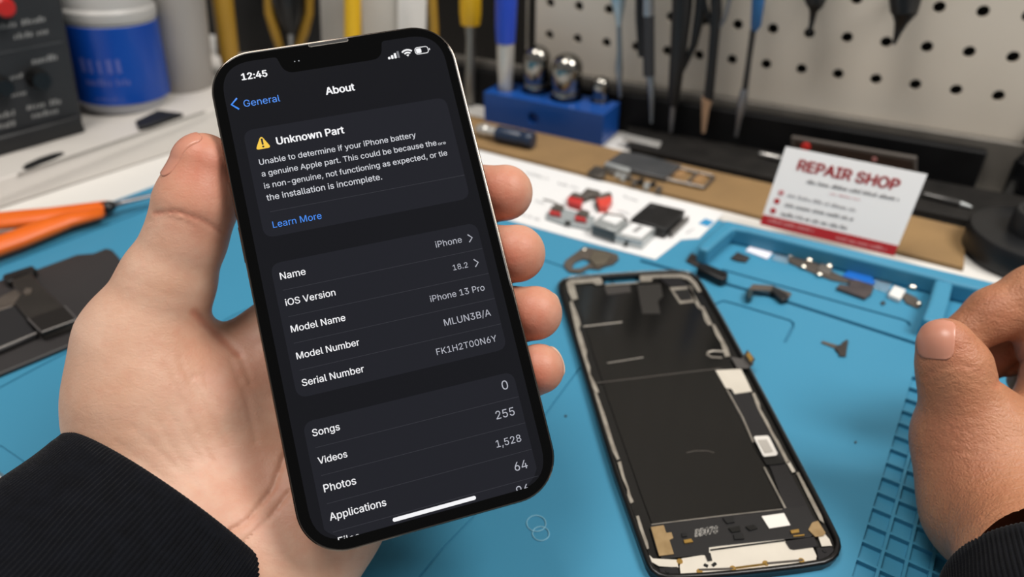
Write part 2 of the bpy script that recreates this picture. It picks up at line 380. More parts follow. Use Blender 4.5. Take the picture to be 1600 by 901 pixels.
class Hand:
    def __init__(s, palm, digits, creases, kp=0.009, kd=0.0035, kj=0.008): s.palm, s.digits, s.creases, s.kp, s.kd, s.kj = palm, digits, creases, kp, kd, kj
    def field(s, X):
        d = None
        for p in s.palm:
            q = cone(X, *p[1:]) if p[0] == 'c' else ellip(X, *p[1:]); d = q if d is None else smin(d, q, s.kp)
        out = d
        for dg in s.digits:
            c = None
            for (a, ra), (b, rb) in zip(dg[:-1], dg[1:]):
                q = cone(X, a, b, ra, rb); c = q if c is None else smin(c, q, s.kd)
            out = np.minimum(out, smin(d, c, s.kj)) if out is not d else smin(d, c, s.kj)
        for poly, dep, w in s.creases:
            out = out+dep*np.exp(-(seg_px(X, poly)/w)**2)
        return out
    def grid(s, lo, hi, h, fn):
        lo = np.array(lo); n = np.ceil((np.array(hi)-lo)/h).astype(int)+1
        D = np.empty(tuple(n), np.float32); ys = lo[1]+np.arange(n[1])*h; zs = lo[2]+np.arange(n[2])*h
        for i in range(0, n[0], 24):
            xs = lo[0]+np.arange(i, min(i+24, n[0]))*h
            X = np.stack(np.meshgrid(xs, ys, zs, indexing='ij'), -1).astype(np.float32); D[i:i+24] = fn(X)
        return surface_nets(D, lo, h)
def to_mesh(name, V, Fc, it=2):
    W = np.array(CAM)[None]+V[:, :1]*np.array(RT)+V[:, 1:2]*np.array(DN)+V[:, 2:]*np.array(FW)
    # light smoothing of the extracted skin
    E = np.concatenate([Fc[:, [0, 1]], Fc[:, [1, 2]], Fc[:, [2, 3]], Fc[:, [3, 0]]])
    for k in range(it):
        acc = np.zeros_like(W); cnt = np.zeros(len(W)); np.add.at(acc, E[:, 0], W[E[:, 1]]); np.add.at(cnt, E[:, 0], 1); np.add.at(acc, E[:, 1], W[E[:, 0]]); np.add.at(cnt, E[:, 1], 1)
        W = np.where(cnt[:, None] > 0, W*0.4+acc/np.maximum(cnt, 1)[:, None]*0.6, W)
    me = bpy.data.meshes.new(name); me.from_pydata(W.tolist(), [], Fc.tolist()); me.update(); return me
def redness(me, V, spots, lines=()):
    a = me.color_attributes.new('flush', 'FLOAT_COLOR', 'POINT'); r = np.zeros(len(V))
    for c, rad, amt in spots: r = np.maximum(r, amt*np.exp(-(((V-c)**2).sum(1))/rad**2))
    for poly, amt, w in lines: r = np.maximum(r, amt*np.exp(-(seg_px(V, poly)/w)**2))
    q = np.ones((len(V), 4)); q[:, :3] = r[:, None]; a.data.foreach_set('color', q.ravel())
def skin(name, base, red, pale, wr=1.0):
    m = bpy.data.materials.new(name); m.use_nodes = True; nt = m.node_tree; N = nt.nodes; L = nt.links; b = N['Principled BSDF']
    tc = N.new('ShaderNodeTexCoord'); n1 = N.new('ShaderNodeTexNoise'); n1.inputs['Scale'].default_value = 55; n1.inputs['Detail'].default_value = 5
    L.new(tc.outputs['Object'], n1.inputs['Vector'])
    mx = N.new('ShaderNodeMix'); mx.data_type = 'RGBA'; mx.inputs[6].default_value = (*lin(base), 1); mx.inputs[7].default_value = (*lin(pale), 1)
    rp = N.new('ShaderNodeMapRange'); rp.inputs[1].default_value = 0.35; rp.inputs[2].default_value = 0.65; L.new(n1.outputs['Fac'], rp.inputs[0]); L.new(rp.outputs[0], mx.inputs[0])
    at = N.new('ShaderNodeAttribute'); at.attribute_name = 'flush'
    n3 = N.new('ShaderNodeTexNoise'); n3.inputs['Scale'].default_value = 260; n3.inputs['Detail'].default_value = 4; L.new(tc.outputs['Object'], n3.inputs['Vector'])
    ma = N.new('ShaderNodeMath'); ma.operation = 'MULTIPLY_ADD'; ma.inputs[1].default_value = 0.5; L.new(n3.outputs['Fac'], ma.inputs[0]); 
    ml = N.new('ShaderNodeMath'); ml.operation = 'SUBTRACT'; ml.inputs[1].default_value = 0.25; L.new(at.outputs['Fac'], ml.inputs[0]); L.new(ml.outputs[0], ma.inputs[2]); ma.use_clamp = True
    m2 = N.new('ShaderNodeMix'); m2.data_type = 'RGBA'; m2.inputs[7].default_value = (*lin(red), 1); L.new(ma.outputs[0], m2.inputs[0]); L.new(mx.outputs[2], m2.inputs[6])
    L.new(m2.outputs[2], b.inputs['Base Color'])
    b.inputs['Roughness'].default_value = 0.48; b.inputs['Specular IOR Level'].default_value = 0.35
    b.inputs['Subsurface Weight'].default_value = 0.12; b.inputs['Subsurface Radius'].default_value = (1.0, 0.4, 0.25); b.inputs['Subsurface Scale'].default_value = 0.003
    # fine skin relief: cells + stretched wrinkles
    vo = N.new('ShaderNodeTexVoronoi'); vo.feature = 'DISTANCE_TO_EDGE'; vo.inputs['Scale'].default_value = 900; L.new(tc.outputs['Object'], vo.inputs['Vector'])
    mp = N.new('ShaderNodeMapping'); mp.inputs['Scale'].default_value = (1.0, 2.0, 1.3); mp.inputs['Rotation'].default_value = (0.3, 0.5, 0.6); L.new(tc.outputs['Object'], mp.inputs['Vector'])
    n2 = N.new('ShaderNodeTexNoise'); n2.inputs['Scale'].default_value = 300; n2.inputs['Detail'].default_value = 5; n2.inputs['Distortion'].default_value = 0.6; L.new(mp.outputs[0], n2.inputs['Vector'])
    b1 = N.new('ShaderNodeBump'); b1.inputs['Strength'].default_value = 0.35*wr; b1.inputs['Distance'].default_value = 0.0002; L.new(vo.outputs['Distance'], b1.inputs['Height'])
    b2 = N.new('ShaderNodeBump'); b2.inputs['Strength'].default_value = 0.20*wr; b2.inputs['Distance'].default_value = 0.0009; L.new(n2.outputs['Fac'], b2.inputs['Height']); L.new(b1.outputs['Normal'], b2.inputs['Normal'])
    L.new(b2.outputs['Normal'], b.inputs['Normal']); return m
m_palm = skin('palm skin', 'c0957c', 'b56a54', 'c9a48e', 0.8)
m_back = skin('back of hand skin', 'a26e50', 'a8664e', 'b07c5c', 2.6)
m_nail = M('fingernail', 'bd836e', 0.3, spec=0.45, sss=0.1)
m_nail_tip = M('fingernail edge', 'cfae98', 0.35)

def nail(hand_field, parent, c, ax, R, name='fingernail', mat_=None, lift=0.00035):
    """a shell that follows the finger inside the rounded patch (c, ax, R)"""
    def fn(X):
        d = hand_field(X); q = np.abs((X-c.astype(np.float32))@ax.T.astype(np.float32))-np.array(R, np.float32)*0.55
        e = np.sqrt((np.maximum(q, 0)**2).sum(-1))+np.minimum(q.max(-1), 0)-min(R[0], R[1])*0.45
        return np.maximum(np.maximum(d-lift, -(d+0.0008)), e)
    r = max(R)*1.25; V, Fc = Hand.grid(None, c-r, c+r, 0.00028, fn)
    return link(name, to_mesh(name, V, Fc, 2), mat_ or m_nail, parent, ang=180)
def axes(along, out):
    a = along/np.linalg.norm(along); o = out-a*(out@a); o /= np.linalg.norm(o); return np.stack([a, np.cross(a, o), o])

# ---------------- left hand: palm behind the phone, thumb up its left side, four fingertips round its right edge
p_ = px3
thumb = [(p_(319, 257, 0.2160), 0.0091), (p_(306, 318, 0.2170), 0.0112), (p_(291, 372, 0.2185), 0.0110), (p_(262, 440, 0.2210), 0.0132), (p_(222, 535, 0.2230), 0.0180), (p_(232, 640, 0.2260), 0.0215)]
fingers = []
# index, middle, ring, little: tip, distal joint, middle joint, knuckle
fingers.append([(p_(789, 301, 0.2300), 0.0087), (p_(745, 306, 0.2345), 0.0090), (p_(640, 345, 0.2400), 0.0095), (p_(440, 520, 0.2430), 0.0125)])
fingers.append([(p_(807, 396, 0.2260), 0.0089), (p_(760, 400, 0.2315), 0.0092), (p_(650, 430, 0.2380), 0.0098), (p_(460, 570, 0.2400), 0.0130)])
fingers.append([(p_(836, 489, 0.2240), 0.0083), (p_(790, 494, 0.2300), 0.0088), (p_(660, 525, 0.2370), 0.0094), (p_(490, 640, 0.2380), 0.0130)])
fingers.append([(p_(842, 576, 0.2215), 0.0076), (p_(805, 588, 0.2265), 0.0080), (p_(690, 640, 0.2330), 0.0086), (p_(520, 730, 0.2350), 0.0125)])
palm = [('c', p_(235, 620, 0.2255), p_(300, 760, 0.2290), 0.0225, 0.0225),
        ('c', p_(300, 600, 0.2330), p_(430, 560, 0.2420), 0.0185, 0.0140),
        ('c', p_(360, 640, 0.2340), p_(480, 700, 0.2400), 0.0190, 0.0150),
        ('c', p_(395, 760, 0.2310), p_(515, 800, 0.2270), 0.0190, 0.0165),
        ('c', p_(515, 805, 0.2260), p_(470, 890, 0.2220), 0.0155, 0.0170),
        ('c', p_(300, 760, 0.2290), p_(330, 850, 0.2215), 0.0220, 0.0215),
        ('c', p_(330, 850, 0.2215), p_(400, 870, 0.2195), 0.0215, 0.0200),
        ('c', p_(218, 772, 0.2220), p_(-70, 1110, 0.1680), 0.0215, 0.0175),
        ('c', p_(322, 848, 0.2180), p_(10, 1190, 0.1660), 0.0205, 0.0175)]
cre = [([(243, 333), (275, 330), (312, 342), (345, 362)], 0.0006, 3.0), ([(232, 345), (268, 340), (300, 352)], 0.0003, 2.5),
       ([(303, 489), (335, 520), (372, 555)], 0.0006, 5.0),
       ([(448, 705), (425, 765), (385, 815), (345, 838)], 0.0009, 3.5), ([(455, 765), (420, 810), (372, 855)], 0.0006, 3.0),
       ([(256, 572), (290, 640), (330, 720)], 0.00034, 3.4), ([(280, 560), (320, 640), (350, 700)], 0.00028, 3.4),
       ([(262, 640), (300, 700), (335, 745)], 0.00025, 3.4), ([(240, 650), (270, 700), (310, 760)], 0.00023, 3.4), ([(205, 665), (260, 715), (315, 770)], 0.00023, 3.4), ([(180, 690), (240, 735), (300, 785)], 0.00020, 3.4), ([(300, 590), (318, 585), (345, 640)], 0.00023, 3.4), ([(360, 560), (385, 620), (400, 690)], 0.00028, 4.1), ([(342, 520), (372, 545), (392, 600)], 0.00034, 4.1)]
lh = Hand(palm, [thumb]+fingers, cre)
V, Fc = lh.grid((-0.150, -0.058, 0.182), (0.026, 0.122, 0.262), 0.00075, lh.field)
me = to_mesh('hand', V, Fc, 1)
spots = [(p_(325, 255, 0.208), 0.016, 0.75), (p_(330, 330, 0.21), 0.014, 0.5)]+[(f[0][0]+np.array([-0.003, 0.002, -0.006]), 0.0115, 0.95) for f in fingers]+[(p_(400, 560, 0.22), 0.02, 0.4), (p_(430, 760, 0.21), 0.022, 0.35)]
redness(me, V, spots, [(cre[0][0], 0.6, 6), (cre[2][0], 0.6, 8), (cre[3][0], 0.3, 8), (cre[4][0], 0.25, 7)])
left_hand = link('hand', me, m_palm, None, ang=180)
tag(left_hand, 'left hand with open palm and thumb gripping the smartphone, dark sleeve at the wrist', 'hand')
# nails: the thumb's is seen edge-on at its outer side, the others peep past the fingertips
nail(lh.field, left_hand, p_(281, 240, 0.2120), axes(p_(287, 205, 0.2115)-p_(268, 275, 0.213), np.array([-0.85, -0.15, -0.5])), (0.0088, 0.0056, 0.0045))
for f, (dx, dy) in zip(fingers, ((36, -10), (37, -10), (36, -8), (32, -6))):
    tip = f[0][0]; a = tip-f[1][0]; c = tip+np.array([0.0035, -0.0012, 0.0062])
    nail(lh.field, left_hand, c, axes(a, np.array([0.45, -0.15, 0.85])), (0.0068, 0.0050, 0.0045), mat_=m_nail_tip, lift=0.0005)

# ---------------- right hand: thumb up, index and middle curled behind it, back of the hand to the camera
thumb = [(p_(1477, 538, 0.2330), 0.0084), (p_(1490, 572, 0.2340), 0.0104), (p_(1498, 612, 0.2350), 0.0107), (p_(1522, 690, 0.2380), 0.0165), (p_(1560, 790, 0.2330), 0.0200)]
index = [(p_(1512, 520, 0.2560), 0.0078), (p_(1555, 490, 0.2540), 0.0088), (p_(1622, 462, 0.2500), 0.0104), (p_(1680, 600, 0.2480), 0.0145)]
middle = [(p_(1550, 560, 0.2680), 0.0080), (p_(1600, 535, 0.2670), 0.0090), (p_(1660, 505, 0.2630), 0.0105), (p_(1740, 620, 0.2560), 0.0150)]
ringf = [(p_(1610, 590, 0.2760), 0.0080), (p_(1650, 575, 0.2750), 0.0090), (p_(1720, 550, 0.2720), 0.0105), (p_(1780, 650, 0.2640), 0.0150)]
litt = [(p_(1660, 640, 0.2800), 0.0070), (p_(1700, 620, 0.2800), 0.0080), (p_(1760, 610, 0.2780), 0.0090), (p_(1810, 690, 0.2700), 0.0140)]
palm = [('c', p_(1530, 690, 0.2380), p_(1565, 790, 0.2320), 0.0180, 0.0205), ('c', p_(1565, 790, 0.2320), p_(1690, 650, 0.2490), 0.0200, 0.0165),
        ('c', p_(1640, 820, 0.2330), p_(1780, 700, 0.2600), 0.0210, 0.0170), ('c', p_(1600, 720, 0.2450), p_(1720, 640, 0.2520), 0.0170, 0.0160),
        ('c', p_(1575, 800, 0.2245), p_(1685, 1130, 0.1620), 0.0182, 0.0160), ('c', p_(1655, 830, 0.2225), p_(1765, 1150, 0.1620), 0.0182, 0.0160)]
cre = [([(1446, 590), (1470, 574), (1505, 570), (1535, 580)], 0.0005, 3.5), ([(1456, 604), (1480, 588), (1515, 585)], 0.0003, 3.0), ([(1505, 583), (1525, 600)], 0.0002, 3.0),
       ([(1556, 602), (1575, 580), (1600, 562)], 0.0008, 4.0)]
rh = Hand(palm, [thumb, index, middle, ringf, litt], cre)
V, Fc = rh.grid((0.122, -0.015, 0.200), (0.245, 0.112, 0.300), 0.0009, rh.field)
me = to_mesh('hand', V, Fc, 2)
redness(me, V, [(p_(1470, 530, 0.225), 0.011, 0.8), (p_(1560, 480, 0.245), 0.014, 0.35), (p_(1470, 690, 0.222), 0.016, 0.55), (p_(1550, 560, 0.26), 0.014, 0.7)], [(cre[0][0], 0.4, 7), (cre[3][0], 0.5, 8)])
right_hand = link('hand', me, m_back, None, ang=180)
tag(right_hand, 'right hand with thumb up and curled fingers, hovering over the blue mat', 'hand')
nail(rh.field, right_hand, p_(1453, 522, 0.2275), axes(p_(1466, 498, 0.2300)-p_(1458, 562, 0.2275), np.array([-0.72, -0.28, -0.62])), (0.0080, 0.0062, 0.0048))

# ---------------- sleeves: ribbed navy-black cuffs as real ribs
m_knit = M('navy black ribbed knit', '06070b', 0.9, spec=0.12, sheen=0.05, var=(300, '0b0d13', 0.25), bump=(2500, 0.5, 0.0004))
def sleeve(parent, c0, c1, wide_dir, deep_dir, a, b, ribs, a1, b1, bend=(0, 0, 0)):
    """c0 the cuff's mouth, c1 the far end; a, b half width and half depth at the cuff"""
    ax = c1-c0; Ln = np.linalg.norm(ax); z = ax/Ln; e1 = wide_dir/np.linalg.norm(wide_dir); e2 = deep_dir-e1*(deep_dir@e1) if deep_dir is not None else None
    if e2 is None: e1 = e1-z*(z@e1); e1 /= np.linalg.norm(e1); e2 = np.cross(z, e1)
    e2 /= np.linalg.norm(e2)
    n = ribs*4; th = np.arange(n)*2*np.pi/n; rb = 0.00032*np.cos(ribs*th)
    prof = [(0.018, -0.0030), (0.006, -0.0028), (0.0008, -0.0026), (-0.0009, -0.0020), (-0.0014, -0.0011), (-0.0010, -0.0003), (0.0002, 0.0001)]
    prof += [(s, 0.0002+0.0009*math.sin(s*90)*min(1, s*40)) for s in np.linspace(0.002, Ln, 46)]
    rings = []
    for s, off in prof:
        t = max(0, min(1, s/Ln)); A = a+(a1-a)*t+off; B = b+(b1-b)*t+off
        fold = 0.0009*np.sin(3*th+s*120)*min(1, max(0, s)*30)+0.0006*np.sin(5*th-s*170)*min(1, max(0, s)*30)
        rr = rb*(1 if s > 0.002 else 0.5)+fold
        rings.append(c0+z*s+np.array(bend)*(t*t)+e1*((A+rr)*np.cos(th))[:, None]+e2*((B+rr)*np.sin(th))[:, None])
    V = np.concatenate(rings); W = np.array(CAM)+V[:, :1]*np.array(RT)+V[:, 1:2]*np.array(DN)+V[:, 2:]*np.array(FW); m = len(rings)
    i = np.arange(n); fs = np.concatenate([np.stack([j*n+i, j*n+(i+1) % n, (j+1)*n+(i+1) % n, (j+1)*n+i], 1) for j in range(m-1)])
    me = bpy.data.meshes.new('sleeve'); me.from_pydata(W.tolist(), [], fs.tolist()); me.update()
    return link('sleeve', me, m_knit, parent, ang=180)
sleeve(left_hand, p_(268, 806, 0.2170), p_(-60, 1180, 0.1600), px3(436, 922, 0.217)-px3(100, 690, 0.217), np.array([-0.56, 0.50, 1.0]), 0.0392, 0.0305, 190, 0.0400, 0.0270)
w0, w1 = p_(1615, 815, 0.2250), p_(1725, 1140, 0.1620)
sleeve(right_hand, w0+(w1-w0)*0.43+np.array([0.0012, 0.0008, 0]), w0+(w1-w0)*1.4+np.array([0.0012, 0.0008, 0]), px3(1720, 780, 0.224)-px3(1490, 890, 0.224), None, 0.0296, 0.0246, 150, 0.0310, 0.0250)
# ================================================================== SETTING
A0 = P(1032, 217, BENCH); B0 = P(1525, 307, BENCH)                       # foot of the black tool bar, along the pegboard
WD = (B0-A0).normalized(); WN = Vector((WD.y, -WD.x, 0)); UP = Vector((0, 0, 1))
BAR = 0.016; WO = A0-WN*BAR
def WP(px, py, o=0.0): return onplane(px, py, WO+WN*o, WN)
def WS(s, z, o=0.0): return WO+WD*s+UP*(z-WO.z)+WN*o
def sof(p): return (p-WO).dot(WD)
def stand(px, py, base):                                                 # a point above `base`, on the upright plane that faces the camera
    d = base-CAM; return onplane(px, py, base, Vector((d.x, d.y, 0)))
def depth(p): return (p-CAM).dot(FW)
def rpx(n, p): return n*depth(p)/F                                       # n photo pixels at point p, in metres
def poly(pts, z): return [P(x, y, z) for x, y in pts]
def flat(name, pts, z, h, mat_, parent=None, bevel=0.0, **k):            # a plate of thickness h lying at height z
    mb = MB(); mb.prism(poly(pts, z+h), (0, 0, -h)); return mb.build(name, mat_, parent, bevel=bevel, **k)
def smear(mb, fn, x0, x1, y, h, step, fill=0.62, seed=1):
    """a row of illegible small print: strokes of uneven height grouped into words"""
    rnd = random.Random(seed); x = x0; k = 0; wl = rnd.randint(4, 9)
    while x < x1-step*0.5:
        k += 1
        if k > wl: x += step; k = 0; wl = rnd.randint(3, 9); continue
        hh = h*rnd.choice((0.65, 0.7, 0.75, 1.0)); w = step*fill*rnd.uniform(0.7, 1.1)
        mb.face([fn(x, y), fn(x+w, y), fn(x+w, y+hh), fn(x, y+hh)]); x += step

m_bench = M('white laminate', 'd9d6d1', 0.4, var=(6, 'cfccc6', 0.3))
m_wall = M('near black wall paint', '14120f', 0.8, var=(9, '1e1a15', 0.2))
mb = MB(); mb.box((0.0, 0.2, -0.01), 4.0, 4.0, 0.02); tag(mb.build('floor', M('grey concrete', '6d6a66', 0.7, var=(5, '5c5a57', 0.2))), kind='structure')
mb = MB(); c = WS(0, 1.2, -0.075); mb.box((c.x, c.y, 1.2), 3.6, 0.05, 2.4, WD, -WN); tag(mb.build('wall_back', m_wall), kind='structure')
# workbench: aligned with the wall
wb = thing('workbench', 'white-topped workbench carrying the blue mat and everything on it', 'workbench', (0.0, 0.25, 0))
mb = MB(); q = [WS(-0.95, BENCH, -0.045), WS(0.75, BENCH, -0.045), WS(0.75, BENCH, 0.75), WS(-0.95, BENCH, 0.75)]
mb.prism(q, (0, 0, -0.028)); mb.build('worktop', m_bench, wb, bevel=0.002)
for s, o in ((-0.9, 0.0), (0.7, 0.0), (0.7, 0.7), (-0.9, 0.7)):
    mb = MB(); p = WS(s, 0, o); mb.box((p.x, p.y, (BENCH-0.028)/2), 0.05, 0.05, BENCH-0.028, WD, -WN); mb.build('leg', M('grey steel', '8c8c8c', 0.4, 0.6), wb)

# ------------------------------------------------------------------ pegboard with real holes
m_peg = M('pale pegboard', 'd6cdc0', 0.5, var=(14, 'ccc3b5', 0.3), bump=(400, 0.05, 0.0003))
hole0 = WP(1252, 108); stepx = (sof(WP(1558, 155))-sof(hole0))/5; stepz = ((WP(1263, 53)-hole0).z+(WP(1578, 93)-WP(1558, 155)).z)/2
sL = sof(WP(822, 60)); nL = int((sof(hole0)-sL)/stepx); k0 = -nL
mb = MB(); NS = 12; hr = rpx(8.2, hole0)
for i in range(-nL, 13):
    for j in range(-2, 20):
        cs = sof(hole0)+i*stepx; cz = hole0.z+j*stepz
        a0, a1 = cs-stepx/2, cs+stepx/2
        if i == -nL: a0 = sL
        if j < 0:                                  # the lowest band has no holes
            mb.face([WS(a0, cz-stepz/2), WS(a1, cz-stepz/2), WS(a1, cz+stepz/2), WS(a0, cz+stepz/2)]); continue
        circ = [(cs+hr*math.cos(2*math.pi*(k+0.5)/NS), cz+hr*math.sin(2*math.pi*(k+0.5)/NS)) for k in range(NS)]
        sq = []
        for x, z in circ:
            dx, dz = x-cs, z-cz; m_ = max(abs(dx), abs(dz)); xx = cs+dx/m_*stepx/2; sq.append((min(max(xx, a0), a1), cz+dz/m_*stepz/2))
        cor = [(a1, cz+stepz/2), (a0, cz+stepz/2), (a0, cz-stepz/2), (a1, cz-stepz/2)]
        v = [WS(x, z) for x, z in circ]+[WS(x, z) for x, z in sq]+[WS(x, z) for x, z in cor]+[WS(x, z, -0.004) for x, z in circ]
        f = [(k, NS+k, NS+(k+1) % NS, (k+1) % NS) for k in range(NS)]+[(k, (k+1) % NS, 2*NS+4+(k+1) % NS, 2*NS+4+k) for k in range(NS)]
        for q, (x, z) in enumerate(cor):      # corner triangles between the last sample points of neighbouring sides
            ks = [k for k in range(NS) if (sq[k][0] > cs) == (x > cs) and (sq[k][1] > cz) == (z > cz)]
            ks.sort(key=lambda k: math.atan2(circ[k][1]-cz, circ[k][0]-cs) % (2*math.pi))
            for k in ks:
                k2 = (k+1) % NS
                if k2 in ks and not (abs(sq[k][0]-sq[k2][0]) < 1e-9 or abs(sq[k][1]-sq[k2][1]) < 1e-9): f.append((NS+k, 2*NS+q, NS+k2))
        mb.add(v, f)
z0, z1 = hole0.z-2.5*stepz, hole0.z+19.5*stepz; sR = sof(hole0)+12.5*stepx
for a, b, c_, d in ((sL, z0, sL, z1), (sR, z0, sR, z1), (sL, z0, sR, z0), (sL, z1, sR, z1)): mb.face([WS(a, b), WS(c_, d), WS(c_, d, -0.004), WS(a, b, -0.004)])
tag(mb.build('pegboard', m_peg, smooth=False, recalc=True), 'pale grey pegboard with rows of round holes behind the hanging tools', 'pegboard')

# tool bar: grey back plate with a black magnetic face
tb = thing('tool_bar', 'long black tool bar with grey edge along the foot of the pegboard', 'tool bar', WS(sof(WP(1280, 200)), BENCH, 0))
topz = WP(1400, 190, 0).z; facez = WP(1400, 216, BAR).z
mb = MB(); s0, s1 = sof(WP(700, 100)), sof(WP(1640, 230))
mb.prism([WS(s0, BENCH, 0.0005), WS(s1, BENCH, 0.0005), WS(s1, topz, 0.0005), WS(s0, topz, 0.0005)], WN*0.007); mb.build('back_plate', M('dusty grey steel', '6f6a63', 0.5, 0.2, var=(40, '5c5852', 0.25)), tb, bevel=0.001)
s1 = sof(WP(1545, 236, BAR))
mb = MB(); mb.prism([WS(s0, BENCH, 0.0078), WS(s1, BENCH, 0.0078), WS(s1, facez, 0.0078), WS(s0, facez, 0.0078)], WN*(BAR-0.0078)); mb.build('magnet_face', M('black rubber', '09090a', 0.55, spec=0.2, var=(60, '131314', 0.3)), tb, bevel=0.0012)

# ------------------------------------------------------------------ hanging tools (all close in front of the tool bar)
m_blk = M('black tool coating', '131314', 0.38); m_steel = M('brushed steel', 'a9adb2', 0.3, 1.0); m_cop = M('copper tip', 'c4a183', 0.4, 0.4)
m_blue_h = M('blue plastic handle', '245a8c', 0.35); m_bsteel = M('blued steel', '8b939a', 0.3, 0.9); m_gsteel = M('grey blade', '87878a', 0.35, 0.8)
def spindle(pts, o, mb=None, n=14):
    if pts[0][1] <= -50: a, b = pts[0], pts[1]; k = 200.0/max(b[1]-a[1], 1); pts = [(a[0]-(b[0]-a[0])*k, a[1]-200, a[2])]+list(pts)   # handles run on above the picture
    mb = mb or MB(); q = [WP(x, y, o) for x, y, w in pts]; mb.tube(q, [rpx(w, a) for a, (x, y, w) in zip(q, pts)], n); return mb
OUT = BAR+0.008
def hook(parent, px, py):
    mb = MB(); a = WP(px, py, 0.0005); b = WP(px, py, OUT); mb.tube([a, b, b+UP*0.006+WN*0.002], 0.0013, 8); mb.build('hook', m_steel, parent)
t = thing('tweezers', 'silver blue pointed tweezers hanging behind the right end of the blue block', 'tweezers', WP(968, 150, OUT))
spindle([(962, -60, 12), (964, -20, 14), (966, 5, 11), (967, 26, 6), (967, 40, 4)], OUT).build('grip', M('pale blue steel', '9fb2bd', 0.3, 0.7), t)
spindle([(967, 38, 4), (968, 80, 4), (967, 108, 6), (968, 128, 4), (969, 152, 2.5)], OUT).build('shaft', m_bsteel, t); hook(t, 964, -40)
t = thing('scalpel', 'black sleeved scalpel with silver top and thin silver point, left of the black tongs', 'scalpel', WP(1018, 190, OUT))
spindle([(1000, -50, 8), (1000, 30, 7), (1003, 88, 6)], OUT).build('clip', m_blk, t); spindle([(1013, -50, 9), (1013, 25, 9)], OUT+0.002).build('handle', m_steel, t)
spindle([(1013, 24, 9.5), (1014, 118, 9)], OUT+0.002).build('sleeve', M('charcoal sleeve', '2c2d30', 0.5), t); spindle([(1016, 116, 6), (1018, 150, 5), (1018, 192, 2)], OUT+0.001).build('blade', m_bsteel, t); hook(t, 1000, -30)
t = thing('tongs', 'long black tongs hanging open, widest of the hanging tools', 'tongs', WP(1048, 205, OUT))
spindle([(1068, -50, 17), (1066, 10, 16), (1060, 80, 13), (1054, 140, 10), (1052, 165, 7)], OUT).build('arm', m_blk, t)
spindle([(1100, -50, 10), (1094, 20, 9), (1084, 70, 6), (1066, 110, 4)], OUT-0.003).build('arm', m_blk, t)
spindle([(1052, 160, 4.5), (1050, 185, 4), (1048, 206, 2.5)], OUT).build('tip', m_gsteel, t); hook(t, 1068, -30)
t = thing('tweezers', 'black tweezers with copper coloured tip hanging beside the black tongs', 'tweezers', WP(1099, 207, OUT))
spindle([(1118, -50, 8), (1119, 20, 9), (1117, 50, 8), (1113, 95, 7.5), (1107, 155, 8)], OUT).build('shank', m_blk, t)
for sx in (-1, 1):
    spindle([(1120+sx*18, -50, 3.5), (1120+sx*20, 0, 3.5), (1120+sx*12, 30, 3.5), (1118+sx*2, 48, 3)], OUT).build('finger_loop', m_gsteel if sx > 0 else m_blk, t)
spindle([(1105, 153, 9), (1102, 172, 6), (1099, 207, 3)], OUT).build('tip', m_cop, t); hook(t, 1119, -30)
t = thing('spatula', 'blue handled steel spatula hanging furthest right over the black bar', 'spatula', WP(1150, 213, OUT))
spindle([(1188, -50, 10), (1185, 0, 10), (1181, 40, 8), (1178, 49, 4)], OUT).build('handle', m_blue_h, t)
spindle([(1177, 46, 5), (1170, 95, 4.5), (1164, 140, 5)], OUT).build('shank', M('dark grey shank', '3a3836', 0.4, 0.5), t)
spindle([(1164, 138, 6), (1160, 158, 8), (1154, 190, 4), (1150, 213, 2.5)], OUT).build('blade', m_gsteel, t); hook(t, 1186, -30)
for nm, pts, lab in (('awl', [(1275, -60, 18), (1275, -5, 18), (1274, 8, 13), (1271, 18, 6), (1268, 38, 4), (1264, 52, 3)], 'small black awl pointing at a pegboard hole, left of the larger one'),
                     ('awl', [(1418, -60, 24), (1415, -5, 24), (1413, 18, 20), (1408, 36, 10), (1403, 50, 6), (1397, 69, 2.5)], 'larger black pointed awl at the top right of the pegboard')):
    t = thing(nm, lab, 'awl', WP(pts[-1][0], pts[-1][1], 0.02)); spindle(pts[:3], 0.02, n=18).build('handle', m_blk, t); spindle(pts[2:], 0.02).build('tip', m_blk, t)
    mb = MB(); a = WP(pts[1][0], -20, 0.0); b = WP(pts[1][0], -20, 0.012); mb.tube([a, b], 0.003, 8); mb.build('hook', m_steel, t)

# ------------------------------------------------------------------ cardboard strip, dark strip, blue bit block
CB = BENCH+0.0025
tag(flat('cardboard_strip', [(640, 196), (745, 229), (1140, 326), (1506, 418), (1509, 356), (1300, 308), (1100, 264), (930, 226), (800, 196), (660, 160)], BENCH, 0.0025, M('brown cardboard', '8d7049', 0.75, var=(30, '7c6240', 0.25), bump=(200, 0.1, 0.0004))),
    'brown cardboard strip lying along the back of the bench', 'cardboard')
ds = thing('rubber_strip', 'dark rubber strip lying between the black tool bar and the brown cardboard', 'strip', P(1200, 262, BENCH))
SZ = BENCH+0.0062
fr_ = [P(x, y, SZ) for x, y in ((986, 229), (1150, 264), (1340, 306), (1530, 346), (1690, 380))]; bk_ = [WS(sof(WP(x, 240)), SZ, BAR+0.0004) for x in (1700, 1500, 1250, 1030, 985)]
mb = MB(); mb.prism(fr_+bk_, (0, 0, -0.0062)); mb.build('strip', M('dark grey rubber', '131211', 0.6, spec=0.25, var=(60, '211f1d', 0.2)), ds, bevel=0.0008)
tag(flat('steel_strip', [(972, 216), (1030, 229), (1034, 221), (978, 208)], BENCH+0.0062, 0.0015, M('bright brushed steel', 'c3c1bd', 0.35, 0.6), bevel=0.0003), 'small bright steel strip beside the right end of the blue block', 'steel strip')
m_pblue = M('blue plastic block', '124791', 0.35, var=(20, '103f82', 0.3))
